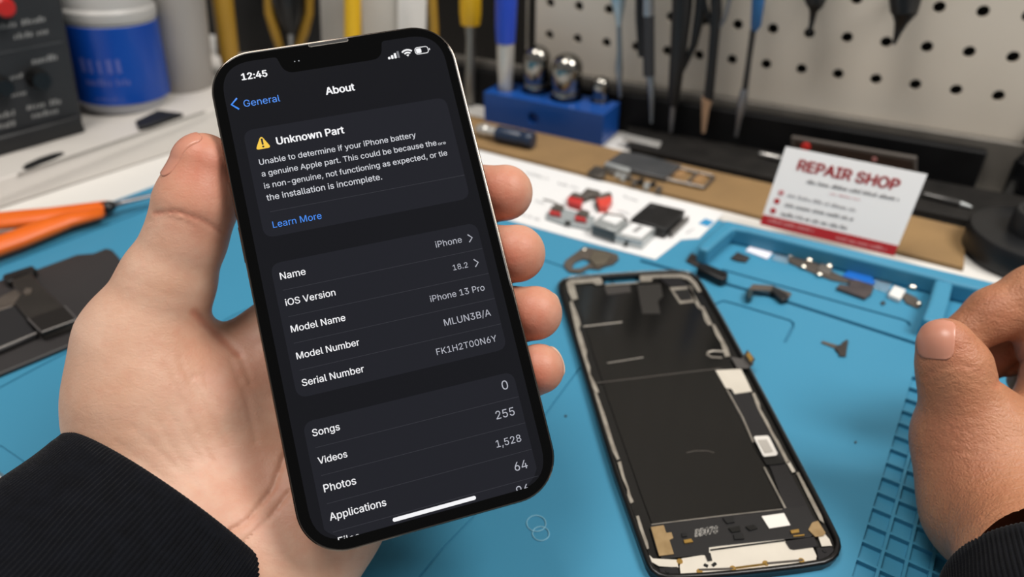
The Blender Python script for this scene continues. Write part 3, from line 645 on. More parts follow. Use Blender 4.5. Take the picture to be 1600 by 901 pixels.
bA, bB, bC = P(757, 189, CB), P(940, 228, CB), P(979, 203, CB); e1 = (bB-bA); e2 = (bC-bB); e2 = (e2-e1*(e2.dot(e1)/e1.dot(e1)))*0.8; hB = stand(945, 180, bB).z-CB
BT = CB+hB
blk = thing('bit_holder', 'blue plastic block with holes holding the chrome sockets', 'bit holder', (bA+bB+e2)/2)
mb = MB(); mb.prism([bA, bB, bB+e2, bA+e2], (0, 0, hB)); me = mb.mesh('block')
sock = [(838, 141, 21, 70, 'left of three'), (884, 152, 24, 83, 'middle of three'), (937, 157, 14, 119, 'right of three')]
cut = MB()
for x, y, r, _, _ in sock+[(790, 138, 13, 0, '')]:
    p = P(x, y, BT); cut.lathe(p-UP*hB*0.6, p+UP*0.01, [(0, rpx(r+2.5, p)), (1, rpx(r+2.5, p))], 24)
pf = (bA+bB)/2+UP*hB*0.45-e1*0.07; cut.lathe(pf-e2*0.12, pf+e2*0.12, [(0, 0.0045), (1, 0.0045)], 20)
me = boolean(me, cut.mesh('cut')); link('block', me, m_pblue, blk, bevel=0.0008)
m_chr = M('dark chrome', '8d8a84', 0.13, 1.0)
for x, y, r, ty, lab in sock:
    p = P(x, y, BT)-UP*0.006; r_ = rpx(r, p); tp = stand(x+2, ty, p); top = Vector((p.x, p.y, tp.z)); H_ = (top-p).length
    t = thing('socket', 'domed chrome socket standing in the blue block, %s' % lab, 'socket', p, 'chrome sockets in the blue block')
    mb = MB(); mb.lathe(p, top, [(0, r_*0.86), (0.2, r_*0.86), (0.23, r_*0.95), (0.30, r_*0.95), (0.33, r_*0.9)], 32); mb.build('base', m_chr, t)
    mb = MB(); mb.lathe(p, top, [(0.33, r_*0.93), (0.37, r_), (0.74, r_)]+[(0.74+0.26*math.sin(a), r_*max(0.02, math.cos(a))) for a in [math.radians(k) for k in range(10, 91, 10)]], 32); mb.build('dome', m_chr, t)
def standing(name, lab, cat, segs, base, names, group=None):
    """an upright turned tool: segs = list of (material, [(px, py, half width px)...]) drawn on the upright plane through base"""
    t = thing(name, lab, cat, base, group)
    for (m_, pts), nm in zip(segs, names):
        q = [stand(x, y, base) for x, y, w in pts]; mb = MB(); mb.tube(q, [rpx(w, a) for a, (x, y, w) in zip(q, pts)], 20); mb.build(nm, m_, t)
    return t
m_yel = M('yellow plastic', 'e2b31f', 0.35, var=(25, 'd3a21a', 0.3)); m_dyel = M('ochre plastic', 'a07a24', 0.4, var=(25, '8c6a20', 0.3))
standing('screwdriver', 'blue handled screwdriver standing in the left end of the blue block', 'screwdriver',
         [(M('bright steel collar', 'c2beb6', 0.35, 0.5), [(790, 150, 11), (790, 118, 12), (790, 110, 13), (790, 72, 14), (790, 64, 13)]), (M('deep blue handle', '2444b0', 0.3), [(790, 66, 15), (790, 40, 16.5), (791, 0, 17.5), (791, -60, 17)])],
         P(790, 138, BT)-UP*0.008, ('collar', 'handle'))
bs = P(735, 160, BENCH+0.0025)+Vector((0.0, 0.0, 0))
standing('screwdriver', 'yellow handled screwdriver with a steel shaft standing left of the blue one', 'screwdriver',
         [(M('grey steel shaft', '8d8a84', 0.35, 0.8), [(734, 160, 8), (735, 100, 8), (735, 60, 7), (735, 44, 9), (735, 37, 9)]), (m_yel, [(735, 38, 15), (735, 20, 17), (735, -60, 18)])], bs, ('shaft', 'handle'))
# dark blue tube on the cardboard
t = thing('driver_handle', 'short dark blue tube with a silver cap lying in front of the blue block', 'tool handle', P(800, 230, CB))
def lying(px0, py0, px1, py1, r, z, prof, name, m_, parent):
    c0 = P(px0, py0, z); c1 = P(px1, py1, z); r_ = rpx(r, (c0+c1)/2); c0.z = c1.z = z+r_*0
    mb = MB(); mb.lathe(P(px0, py0, z+r_), P(px1, py1, z+r_), [(a, b*r_) for a, b in prof], 24); mb.build(name, m_, parent, bevel=0.0004)
lying(776, 208, 834, 220, 12.5, CB, [(0, 0.8), (0.05, 1), (0.62, 1), (0.66, 0.93), (0.72, 0.93), (0.75, 1), (0.96, 1), (1, 0.9)], 'body', M('midnight blue plastic', '1c2a3f', 0.25), t)
lying(744, 201, 777, 208, 10.5, CB, [(0, 0.5), (0.2, 0.9), (0.5, 1), (0.55, 0.85), (1, 0.85)], 'cap', M('soft silver', 'c9c6c0', 0.3, 0.7), t)

# ------------------------------------------------------------------ behind the phone: white cabinet, yellow handled tools
def slab(name, pts, base, dep, m_, parent, bevel=0.001):
    q = [stand(x, y, base) for x, y in pts]; d = base-CAM; d = Vector((d.x, d.y, 0)).normalized(); mb = MB(); mb.prism(q, d*dep); return mb.build(name, m_, parent, bevel=bevel)
b0 = P(600, 165, BENCH)
bbd = thing('backboard', 'black board standing behind the ochre handled tools left of the storage box', 'board', P(415, 112, BENCH))
slab('board', [(322, -220), (499, -220), (506, 118), (340, 118)], P(415, 112, BENCH), 0.005, M('black foam board', '0d0c0b', 0.6), bbd)
cab = thing('storage_box', 'white and grey upright storage box behind the top of the phone', 'storage box', b0)
slab('side_panel', [(497, -60), (565, -60), (565, 200), (508, 200)], b0+FW*0.02, 0.012, M('grey panel', '958f87', 0.5), cab)
slab('front_panel', [(562, -60), (668, -60), (664, 190), (570, 190)], b0, 0.02, M('stone white panel', 'bdb7ae', 0.5, var=(12, 'aaa49b', 0.3)), cab)
slab('door_panel', [(621, -60), (667, -60), (664, 188), (622, 188)], b0-Vector((0, 0.004, 0)), 0.004, M('clean white panel', 'd8d4ce', 0.45), cab)
standing('screwdriver', 'bright yellow handled screwdriver in front of the grey side of the storage box', 'screwdriver', [(m_steel, [(551, 170, 4), (551, 95, 4)]), (m_yel, [(551, 98, 10), (551, 80, 13), (551, 20, 13), (550, -60, 13)])], P(551, 176, BENCH), ('shaft', 'handle'))
standing('brush', 'thin ochre handled brush right of the white storage box', 'brush', [(M('dark bristle', '221c14', 0.7), [(679, 175, 9), (679, 120, 9)]), (m_dyel, [(679, 122, 9), (678, 40, 7), (672, -60, 7)])], P(679, 180, BENCH), ('bristles', 'handle'))
standing('screwdriver', 'ochre handled screwdriver behind the top left corner of the phone', 'screwdriver', [(m_steel, [(362, 150, 4), (361, 105, 4)]), (m_dyel, [(361, 108, 12), (358, 85, 15), (350, 20, 16), (341, -60, 17)])], P(363, 152, BENCH), ('shaft', 'handle'))
t = standing('pliers', 'black jawed pliers with ochre handles behind the phone top', 'pliers', [(m_blk, [(448, -60, 30), (449, 0, 26), (452, 30, 20), (454, 52, 8)]), (m_steel, [(454, 50, 6), (455, 72, 4), (455, 120, 3)])], P(455, 125, BENCH), ('jaws', 'tip'))
for pts in ([(417, -60, 7), (421, 20, 8), (430, 50, 8), (437, 75, 6)], [(484, -60, 7), (483, 20, 7), (475, 50, 8), (466, 75, 6)]):
    q = [stand(x, y, P(455, 125, BENCH)) for x, y, w in pts]; mb = MB(); mb.tube(q, [rpx(w, a) for a, (x, y, w) in zip(q, pts)], 14); mb.build('handle', m_dyel, t)

# ------------------------------------------------------------------ left: white platform, device, jar, grey bottle
PL = BENCH+0.018
m_plat = M('white plastic', 'c9c4be', 0.42, var=(10, 'bdb8b1', 0.3))
pt = thing('platform', 'white plastic platform along the left edge of the blue mat', 'platform', P(150, 270, BENCH))
mb = MB()
fl = [P(-160, 377, BENCH), P(430, 188, BENCH)]; tl = [P(-160, 334, PL), P(430, 136, PL)]; bk = [P(430, 100, BENCH), P(-160, 150, BENCH)]
v = [fl[0], fl[1], bk[0], bk[1], tl[0], tl[1], bk[0]+UP*0.018, bk[1]+UP*0.018]
mb.add(v, [(0, 1, 5, 4), (1, 2, 6, 5), (2, 3, 7, 6), (3, 0, 4, 7), (0, 3, 2, 1), (4, 5, 6, 7)]); mb.build('body', m_plat, pt, bevel=0.0015)
flat('slot', [(34, 263), (40, 256), (62, 246), (84, 239), (97, 237), (101, 240), (86, 248), (60, 258), (42, 265)], PL, 0.0003, M('black recess', '070707', 0.7), pt)
mb = MB(); a, b = P(28, 272, PL), P(320, 174, PL); mb.tube([a, b], 0.0006, 6); mb.build('seam', M('grey seam', '8d8983', 0.6), pt)
tag(flat('tape_pad', [(211, 188), (246, 171), (286, 176), (232, 195), (216, 199)], PL, 0.003, M('black foam', '0f0f10', 0.6), bevel=0.0008), 'flat black pad on the white platform beside the blue jar', 'pad')

# black bench device with dials
dA, dB = P(0, 241, PL), P(131, 204, PL); de = (dB-dA).normalized(); dn = Vector((de.y, -de.x, 0))
if dn.dot(CAM-dA) < 0: dn = -dn
def DP(px, py, o=0.0): return onplane(px, py, dA+dn*o, dn)
m_dev = M('charcoal device plastic', '1f2022', 0.5, var=(60, '252628', 0.3), bump=(900, 0.15, 0.0002)); m_ink = M('pale grey ink', '7d7d7c', 0.5); m_knob = M('black knob', '0a0a0a', 0.35)
dv = thing('bench_meter', 'black bench meter with knobs and a red button at the left edge', 'electronic device', dA)
slab_pts = [(-120, 262), (131, 192), (86, -60), (-150, 0)]
mb = MB(); mb.prism([DP(x, y) for x, y in slab_pts], -dn*0.09); mb.build('case', m_dev, dv, bevel=0.002)
mb = MB(); mb.prism([DP(-120, 280, 0.004), dB+dn*0.004, DP(126, 180, 0.004), DP(-120, 246, 0.004)], -dn*0.096); mb.build('base', M('dark device base', '17181a', 0.5), dv, bevel=0.0015)
mb = MB(); mb.prism([DP(-20, 86, 0.0008), DP(97, 64, 0.0008), DP(97.5, 67, 0.0008), DP(-20, 89, 0.0008)], -dn*0.001); mb.build('panel_ridge', M('grey ridge', '3a3b3d', 0.5), dv)
for nm, x0, y0, x1, y1, h, st, sd in (('print_line', -5, 47, 72, 33, 9, 6.5, 3), ('print_line', 22, 62, 78, 52, 9, 6, 4), ('print_line', 50, 101, 90, 93, 10, 6, 5), ('print_line', 16, 125, 34, 121, 7, 5, 6), ('print_line', 18, 152, 42, 147, 7, 5, 7), ('print_line', 42, 172, 104, 160, 9, 6, 8), ('print_line', 50, 185, 100, 174, 8, 6, 9), ('print_line', -5, 186, 24, 180, 9, 6, 10), ('print_line', -5, 202, 26, 196, 9, 6, 12)):
    mb = MB(); L_ = x1-x0; smear(mb, lambda x, y: DP(x0+x, y0+(y1-y0)*x/L_-y, 0.0006), 0, L_, 0, h, st, 0.75, sd); mb.build(nm, m_ink, dv)
for x, y, r, m_ in ((57, 122, 16, m_knob), (0, 133, 15, m_knob), (-2, 12, 17, m_knob)):
    p = DP(x, y); k = MB(); k.lathe(p, p+dn*0.010, [(0, rpx(r, p)), (0.7, rpx(r*0.95, p)), (1, rpx(r*0.82, p))], 28); kn = k.build('knob', m_, dv)
p = DP(6, 11, 0.010); k = MB(); k.lathe(p, p+dn*0.004, [(0, rpx(15, p)), (0.6, rpx(15, p)), (1, rpx(11, p))], 28); k.build('button', M('red button', 'b3201c', 0.35), dv)

# jar
jb = P(196, 160, PL); jt = stand(167, 26, jb); ja = (jt-jb); jr = rpx(67, jb)
jar = thing('jar', 'wide plastic jar with a deep blue label and translucent lid beside the black meter', 'jar', jb)
mb = MB(); mb.lathe(jb, jt, [(0, jr*0.82), (0.02, jr*0.9), (0.1, jr*0.95), (0.14, jr*0.99), (1.0, jr*0.99), (1.02, jr*0.9)], 48); mb.build('body', M('frosted clear plastic', 'b9bac0', 0.3, trans=0.25), jar)
mb = MB(); n = 64
z = ja.normalized(); x1 = (RT-z*RT.dot(z)).normalized(); y1 = z.cross(x1)
def JP(a, t, r): return jb+ja*t+(x1*math.cos(a)+y1*math.sin(a))*r
lab = [[JP(2*math.pi*i/n, t, r) for i in range(n)] for t, r in ((0.13, jr*1.0), (0.135, jr*1.012), (0.985, jr*1.012), (0.99, jr*1.0))]
loft(lab, False).build('label', M('deep blue label', '083c92', 0.3, var=(15, '0a429c', 0.3)), jar)
a_c = math.atan2((CAM-jb).dot(y1), (CAM-jb).dot(x1))
def face_jar(x, y): return JP(a_c+x/jr, y, jr*1.016)
sgn = 1 if (face_jar(0.01, 0.5)-face_jar(0, 0.5)).dot(RT) > 0 else -1
mb = MB(); smear(mb, lambda x, y: face_jar(sgn*x, y), -jr*0.75, jr*0.22, 0.50, 0.22, jr*0.18, 0.55, 8); mb.build('print_line', M('faded white ink', '4d5aa0', 0.5), jar)
mb = MB(); smear(mb, lambda x, y: face_jar(sgn*x, y), -jr*0.72, jr*0.25, 0.36, 0.08, jr*0.07, 0.7, 5); mb.build('print_line', MATS['faded white ink'], jar)
mb = MB(); smear(mb, lambda x, y: face_jar(sgn*x, y), -jr*0.6, jr*0.0, 0.19, 0.04, jr*0.06, 0.6, 6); mb.build('print_line', MATS['faded white ink'], jar)
mb = MB(); mb.lathe(jb+ja*1.02, jb+ja*1.75, [(0, jr*1.0), (0.04, jr*1.02), (0.15, jr*1.02), (0.2, jr*0.97), (0.25, jr*0.97), (0.9, jr*0.97), (1, jr*0.9)], 48); mb.build('lid', M('cloudy white lid', 'b9b6b2', 0.4, trans=0.1), jar)
gb = P(290, 134, PL)
standing('spray_can', 'tall pale grey canister standing right of the blue jar', 'canister', [(M('pale grey enamel', '99948f', 0.4, var=(8, '8a8580', 0.3)), [(293, 140, 38), (292, 134, 40), (284, 60, 41), (274, -30, 42)]), (M('grey cap', '8c8883', 0.4), [(274, -28, 36), (268, -80, 36)])], gb, ('body', 'cap'))

# orange handled tool, lying across the mat's left rim
ot = thing('pliers', 'orange handled pliers with slim steel nose, lying on the left rim of the mat', 'pliers', P(80, 350, MAT))
m_or = M('orange grip', 'e06a1c', 0.4, var=(40, 'cf5a14', 0.3))
def ribbon(pts, z, name, m_, parent, tf=0.5, n=14):
    q = [P(x, y, z) for x, y, w in pts]; mb = MB(); mb.tube(q, [rpx(w, a) for a, (x, y, w) in zip(q, pts)], n, flat=(UP, tf)); return mb.build(name, m_, parent, ang=180)
ribbon([(-90, 352, 20), (-20, 347, 24), (30, 342, 24), (75, 337, 22), (115, 331, 20), (164, 325, 20), (168, 325, 15)], MAT+0.007, 'grip', m_or, ot, 0.45)
ribbon([(-90, 412, 22), (-20, 391, 23), (30, 373, 23), (75, 355, 22), (110, 343, 18), (160, 332, 12)], MAT+0.007, 'grip', m_or, ot, 0.6)
ribbon([(160, 326, 12), (172, 322, 11), (178, 320, 8)], MAT+0.007, 'collar', m_blk, ot, 0.8)
ribbon([(174, 321, 7), (200, 314, 6), (240, 305, 4), (262, 299, 2)], MAT+0.007, 'nose', m_gsteel, ot, 0.7)

# ------------------------------------------------------------------ right: tape rolls
m_tape = M('black tape', '111214', 0.35, var=(80, '17181a', 0.3)); m_tape2 = M('black plastic core', '1b1c1e', 0.4)
tc = P(1600, 402, BENCH); tr = rpx(90, tc)
tp = thing('tape_roll', 'wide black roll lying flat on the bench at the right edge', 'tape roll', tc)
ht = stand(1600, 357, tc).z-BENCH
mb = MB(); mb.lathe(tc, tc+UP*ht, [(0, tr*0.96), (0.06, tr), (0.88, tr), (0.97, tr*0.97), (1.0, tr*0.9), (1.0, tr*0.42)], 64); mb.build('roll', m_tape, tp)
mb = MB(); mb.lathe(tc+UP*ht*0.98, tc+UP*(ht+0.012), [(0, tr*0.42), (0.85, tr*0.42), (1, tr*0.38), (1, tr*0.3), (0.5, tr*0.29)], 48); mb.build('core', m_tape2, tp)
bc = P(1612, 305, BENCH); br = rpx(50, bc)
bt = thing('bottle', 'black bottle standing behind the wide black roll at the right edge', 'bottle', bc)
hb = stand(1612, 200, bc).z-BENCH
mb = MB(); mb.lathe(bc, bc+UP*hb, [(0, br*0.95), (0.05, br), (0.6, br), (0.62, br*0.95), (0.66, br*0.95), (0.68, br*0.9), (0.9, br*0.8), (1, br*0.7)], 48); mb.build('body', M('black bottle plastic', '101113', 0.25), bt)
mb = MB(); mb.lathe(bc+UP*hb*0.93, bc+UP*hb*1.15, [(0, br*0.78), (0.1, br*0.8), (0.9, br*0.8), (1, br*0.72)], 40); mb.build('cap', m_tape2, bt)
# ================================================================== THE BLUE REPAIR MAT
m_mat = M('blue silicone', '3c86a6', 0.5, var=(7, '367e9e', 0.35), bump=(1200, 0.08, 0.0002))
mt = thing('repair_mat', 'large blue silicone repair mat with raised parts tray and grid of pockets', 'work mat', P(700, 500, BENCH))
g0 = Vector((0.17869, 0.25156, 0)); gr = Vector((-0.00462, -0.0071, 0)); gc = Vector((0.00603, -0.0040, 0)); mu = gc.normalized(); mv = -gr.normalized()
mb = MB(); mb.prism(poly([(-120, 650), (0, 736), (40, 766), (330, 1010), (1420, 1300), (1900, 900), (1900, 530), (1540, 441), (1132, 346), (760, 262), (487, 201), (330, 257), (0, 380), (-200, 455)], MAT), (0, 0, BENCH-MAT)); slab_me = mb.mesh('mat')
cut = MB()
for i in range(0, 19):
    for j in range(0, 7):
        a = g0+gr*(i+0.03)+gc*(j+0.04); x = gc*0.86; y = gr*0.88
        pts = [a, a+x, a+x+y, a+y]; cut.prism([Vector((p.x, p.y, MAT-0.0019)) for p in pts], (0, 0, 0.005))
def groove(pts, w=0.0010, d=0.0011):
    q = poly(pts, MAT); n = len(q); L_, R_ = [], []
    for k in range(n):
        t = (q[min(k+1, n-1)]-q[max(k-1, 0)]).normalized(); s = Vector((-t.y, t.x, 0))*w/2; L_.append(q[k]+s); R_.append(q[k]-s)
    cut.prism([p-UP*d for p in L_+R_[::-1]], (0, 0, d+0.003))
groove([(1000, 407), (1087, 431), (1133, 443), (1200, 462), (1300, 494), (1445, 541)], 0.0025, 0.0022)
groove([(1128, 421), (1160, 430), (1230, 449), (1330, 477), (1410, 499), (1419, 503), (1421, 509)], 0.0016, 0.0015)
groove([(1108, 492), (1113, 482), (1121, 473), (1131, 470), (1150, 475), (1200, 490), (1233, 500), (1239, 504), (1239, 510), (1226, 535)], 0.0014, 0.0014)
groove([(820, 397), (852, 407), (901, 424), (960, 442)], 0.0011)
groove([(-20, 424), (45, 399), (120, 370), (227, 328), (300, 300), (420, 256)], 0.0016, 0.0014)
groove([(-20, 616), (60, 573), (115, 545), (200, 503)], 0.0009, 0.0009)
groove([(0, 696), (61, 738), (140, 792)], 0.0007, 0.0006)
groove([(648, 910), (690, 858), (735, 812), (800, 724), (862, 634), (920, 556)], 0.0008, 0.0007)
groove([(330, 512), (370, 490), (420, 470)], 0.0009, 0.0008)
link('mat_body', boolean(slab_me, cut.mesh('cut')), m_mat, mt, ang=30)
# tray walls standing on the mat
RZ = MAT+0.0102
def wall(pts, z1, name, bevel=0.0016):
    mb = MB(); mb.prism(poly(pts, z1), (0, 0, -(z1-MAT))); return mb.build(name, m_mat, mt, bevel=bevel, seg=3)
wall([(1133, 343), (1540, 437), (1900, 520), (1900, 535), (1486, 441), (1462, 433), (1168, 360), (1146, 356), (1127, 372), (1106, 391), (1090, 386), (1097, 377), (1118, 357)], RZ, 'tray_wall')
wall([(1462, 435), (1490, 442), (1484, 470), (1473, 506), (1441, 497), (1452, 470)], RZ-0.0004, 'tray_divider')
wall([(1610, 472), (1640, 480), (1620, 540), (1590, 532)], RZ-0.0004, 'tray_divider')

# ------------------------------------------------------------------ illustrated sheet with small parts on it
m_paper = M('white paper', 'd9d9d9', 0.6); SHZ = MAT+0.0006
sh = thing('paper_sheet', 'white printed sheet under the red and black components at the top of the mat', 'paper', P(950, 320, MAT))
flat('sheet', [(640, 205), (745, 234), (1131, 333), (1092, 372), (1064, 374), (1024, 405), (930, 381), (815, 349), (700, 317)], MAT, 0.0006, m_paper, sh)
flat('printed_square', [(1102, 341), (1116, 346), (1106, 354), (1091, 349)], SHZ, 0.0001, M('printed blue', '2f86b4', 0.5), sh)
m_print = M('faint grey print', '9a9a9c', 0.6)
for (x0, y0, x1, y1, h), sd in zip(((822, 271, 858, 282, 4), (872, 288, 905, 296, 4), (836, 315, 852, 320, 4), (812, 335, 845, 346, 4), (975, 308, 998, 316, 4), (965, 330, 985, 336, 4), (1072, 366, 1086, 358, 4), (795, 262, 815, 268, 3), (800, 300, 826, 306, 3)), range(20, 40)):
    mb = MB(); smear(mb, lambda x, y: P(x0+x, y0+(y1-y0)*x/(x1-x0)-y, SHZ+0.0001), 0, x1-x0, 0, h, 3.2, 0.7, sd); mb.build('print_line', m_print, sh)
# parts on the sheet
m_red = M('red plastic', 'b3302f', 0.4); m_gun = M('worn grey metal', '77716b', 0.4, 0.6, var=(120, '5c5650', 0.3)); m_alu = M('pale metal', 'b9bdbd', 0.35, 0.6); m_chip = M('black chip', '161616', 0.4, var=(80, '232222', 0.25))
def block3(name, pts, z, h, m_, parent=None, bevel=0.0004):     # a low block whose TOP outline is given in photo pixels
    return flat(name, pts, z, h, m_, parent, bevel=bevel)
c1_ = thing('connector', 'red and grey connector block at the back of the white sheet, left of two', 'connector', P(898, 318, SHZ))
block3('plug', [(886, 308), (894, 303), (911, 308), (908, 321), (888, 315)], SHZ, 0.004, m_red, c1_); block3('cap', [(890, 304), (897, 299), (913, 304), (909, 308)], SHZ, 0.0052, m_gun, c1_)
c2_ = thing('connector', 'red and grey connector block at the back of the white sheet, right of two', 'connector', P(943, 320, SHZ))
block3('plug', [(932, 309), (954, 303), (957, 310), (949, 322), (936, 322)], SHZ, 0.0045, M('bright red plastic', 'cc4438', 0.4), c2_); block3('cap', [(929, 316), (936, 310), (941, 320), (935, 326)], SHZ, 0.003, m_chip, c2_); block3('lid', [(931, 304), (953, 299), (957, 304), (936, 309)], SHZ, 0.0052, m_gun, c2_)
tag(block3('bracket', [(909, 301), (917, 293), (938, 298), (936, 305), (925, 303), (914, 308)], SHZ, 0.004, m_gun), 'small grey metal bracket between the two red connectors', 'bracket')
cl = thing('clip_tray', 'clear tray with two red tipped clips at the front of the white sheet', 'parts tray', P(890, 348, SHZ))
flat('tray_base', [(853, 333), (870, 322), (930, 338), (922, 358), (880, 349), (853, 340)], SHZ, 0.0016, M('clear plastic tray', 'c3ccce', 0.2, trans=0.5), cl, bevel=0.0004)
for k, (x, y) in enumerate(((868, 328), (908, 337))):
    block3('clip', [(x-8, y-5), (x+2, y-11), (x+14, y-7), (x+8, y+1)], SHZ+0.0018, 0.002, m_gun, cl)
    block3('red_tip', [(x-10, y-1), (x+7, y+3), (x+9, y+7), (x-9, y+4)], SHZ+0.0018, 0.0022, m_red, cl)
block3('black_pad', [(884, 343), (893, 346), (890, 351), (882, 348)], SHZ+0.0018, 0.0008, m_chip, cl)
tag(ribbon([(849, 311, 1.3), (862, 314, 1.3), (874, 320, 1.3)], SHZ+0.0006, 'pin', m_gun, None, 0.6), 'thin grey metal pin lying on the white sheet', 'pin')
bx = thing('shield_box', 'silver box with dark front and white top pad, left of two on the white sheet', 'shield box', P(950, 368, SHZ))
block3('case', [(924, 349), (944, 333), (981, 344), (962, 361)], SHZ, 0.0075, m_alu, bx); block3('label', [(940, 342), (950, 335), (973, 342), (962, 350)], SHZ+0.0075, 0.0003, m_paper, bx, 0)
mb = MB(); a, b = P(926, 352, SHZ+0.0072), P(961, 363, SHZ+0.0072); d_ = UP*-0.0055; o_ = Vector((-0.0003, -0.0006, 0)); mb.prism([a+o_, b+o_, b+o_+d_, a+o_+d_], Vector((0.0003, 0.0006, 0))); mb.build('dark_front', M('slate grey', '4b5356', 0.4), bx)
mb = MB(); mb.tube([P(945, 333, SHZ+0.0080), P(972, 337, SHZ+0.0080), P(980, 344, SHZ+0.0080)], 0.0006, 6); mb.build('wire', m_gun, bx)
bx = thing('shield_box', 'silver box with a white label on top, right of two on the white sheet', 'shield box', P(985, 378, SHZ))
block3('case', [(961, 367), (985, 346), (1025, 356), (1004, 377)], SHZ, 0.0055, m_alu, bx); block3('label', [(969, 364), (988, 348), (1020, 356), (1002, 372)], SHZ+0.0055, 0.0003, m_paper, bx, 0)
block3('printed_patch', [(987, 361), (999, 352), (1006, 354), (994, 363)], SHZ+0.0058, 0.0001, M('grey print patch', '8f8f8f', 0.6), bx, 0)
mb = MB(); p = P(978, 381, SHZ+0.002); mb.lathe(p+Vector((-0.0006, -0.001, 0)), p, [(0, 0.0011), (1, 0.0011)], 12); mb.build('screw_hole', m_chip, bx)
ck = thing('chip_module', 'square black module at the right of the white sheet', 'module', P(1025, 345, SHZ))
block3('case', [(985, 341), (1016, 315), (1071, 328), (1040, 358)], SHZ, 0.0065, m_chip, ck, 0.0007)
block3('side_rail', [(1047, 361), (1074, 336), (1077, 338), (1050, 364)], SHZ, 0.0035, M('grey rail', '6d6a67', 0.4, 0.5), ck); block3('sticker', [(1012, 323), (1020, 317), (1028, 319), (1019, 326)], SHZ+0.0065, 0.0001, M('dark grey sticker', '2b2b2c', 0.5), ck, 0)

# metal board on the cardboard
pb = thing('phone_chassis', 'scratched dark metal phone frame with copper pads on the brown cardboard', 'phone part', P(1010, 262, CB))
block3('plate', [(946, 254), (972, 236), (1000, 240), (1065, 257), (1040, 277), (1000, 268)], CB, 0.004, M('dark anodised plate', '55585b', 0.4, 0.7, var=(60, '6f7072', 0.3)), pb)
block3('front_edge', [(944, 256), (948, 252), (985, 262), (984, 267)], CB, 0.0044, m_alu, pb)
rnd = random.Random(4)
for k in range(9):
    x = 950+k*9.3; y = 270+k*2.6+rnd.uniform(-3, 3); block3('component', [(x, y), (x+4, y-4), (x+11, y-2), (x+7, y+3)], CB, rnd.uniform(0.002, 0.0035), rnd.choice((m_alu, m_gun, m_chip)), pb, 0.0002)
m_cpad = M('tan copper pad', 'a27f58', 0.5, 0.3)
for x, y in ((1049, 272), (1078, 281)):
    block3('pad', [(x, y), (x+13, y-11), (x+29, y-8), (x+16, y+4)], CB, 0.0012, m_cpad, pb)
mb = MB()
for a, b in (((1042, 280), (1100, 293)), ((1100, 293), (1116, 277)), ((1072, 287), (1090, 270)), ((1060, 262), (1114, 275))): mb.tube([P(*a, CB+0.0018), P(*b, CB+0.0018)], 0.0011, 6)
mb.build('rail', m_gun, pb)
tag(block3('screw_bracket', [(918, 268), (930, 258), (950, 262), (946, 272), (930, 275)], CB, 0.0028, M('dark bracket', '3c3833', 0.4, 0.6, var=(150, '6a645c', 0.3))), 'small dark bracket beside the left end of the metal frame', 'bracket')
# things in front of the bar, behind the card
bd = thing('circuit_board', 'dark board with grey border and red button standing behind the business card', 'circuit board', P(1330, 285, BENCH+0.0062))
q0 = P(1240, 262, BENCH+0.0062); q1 = P(1432, 302, BENCH+0.0062); qd = (q1-q0).normalized(); qn = Vector((qd.y, -qd.x, 0))
def BP(px, py, o=0.0): return onplane(px, py, q0+qn*o, qn)
mb = MB(); mb.prism([q0, q1, BP(1432, 247), BP(1236, 214)], -qn*0.004); mb.build('board', M('grey border', '4a4541', 0.5), bd, bevel=0.0004)
mb = MB(); mb.prism([BP(1240, 256, 0.0002), BP(1427, 295, 0.0002), BP(1427, 252, 0.0002), BP(1241, 219, 0.0002)], -qn*0.0003); mb.build('panel', M('dark brown panel', '1a1210', 0.4, var=(70, '30211c', 0.25)), bd)
p = BP(1259, 229); mb = MB(); mb.lathe(p, p+qn*0.002, [(0, rpx(7, p)), (0.7, rpx(7, p)), (1, rpx(5, p))], 20); mb.build('button', M('red button', 'b3201c', 0.35), bd)
p = BP(1366, 249); mb = MB(); mb.lathe(p, p+qn*0.002, [(0, rpx(4, p)), (1, rpx(3, p))], 16); mb.build('dot', M('pink dot', '8a5a58', 0.4), bd)
pn = thing('stylus', 'dark glossy stylus lying right of the business card in front of the bar', 'stylus', P(1490, 318, BENCH+0.0061))
lying(1440, 303, 1500, 318, 5, BENCH+0.0061, [(0, 0.7), (0.1, 1), (0.9, 1), (1, 0.8)], 'barrel', M('grey gloss barrel', '4c4b4a', 0.2, 0.5), pn); lying(1500, 318, 1519, 324, 4, BENCH+0.0061, [(0, 1), (0.6, 0.8), (1, 0.3)], 'tip', m_alu, pn)
pn = thing('bright_rod', 'short bright metal rod left of the business card on the dark strip', 'rod', P(1205, 245, BENCH+0.0061))
lying(1186, 240, 1222, 248, 4.5, BENCH+0.0061, [(0, 0.8), (0.1, 1), (0.9, 1), (1, 0.8)], 'barrel', M('polished rod', 'a9a7a4', 0.25, 0.8), pn)

# ------------------------------------------------------------------ business card leaning back
k0_ = P(1187, 350, MAT+0.006); kn = Vector((-0.434, -0.835, 0.30)).normalized()
k1_ = onplane(1397, 400, k0_, kn); ke = (k1_-k0_).normalized(); kt = onplane(1228, 229, k0_, kn); ktr = onplane(1449, 272, k0_, kn); kh = ((kt-k0_)+(ktr-k1_))/2
KW, KH = (k1_-k0_).length, kh.length
def KP(x, y, o=0.0): return k0_+ke*(x*KW)+kh*y+kn*o           # fractions across and up the card
def card_uv(px, py): p = onplane(px, py, k0_, kn)-k0_; return (p-kh*(p.dot(kh-ke*kh.dot(ke))/(kh-ke*kh.dot(ke)).length_squared)).dot(ke)/KW, p.dot(kh-ke*kh.dot(ke))/(kh-ke*kh.dot(ke)).length_squared
card_o = thing('business_card', 'white business card reading REPAIR SHOP with red foot band, leaning above the tray', 'card', (k0_+k1_)/2)
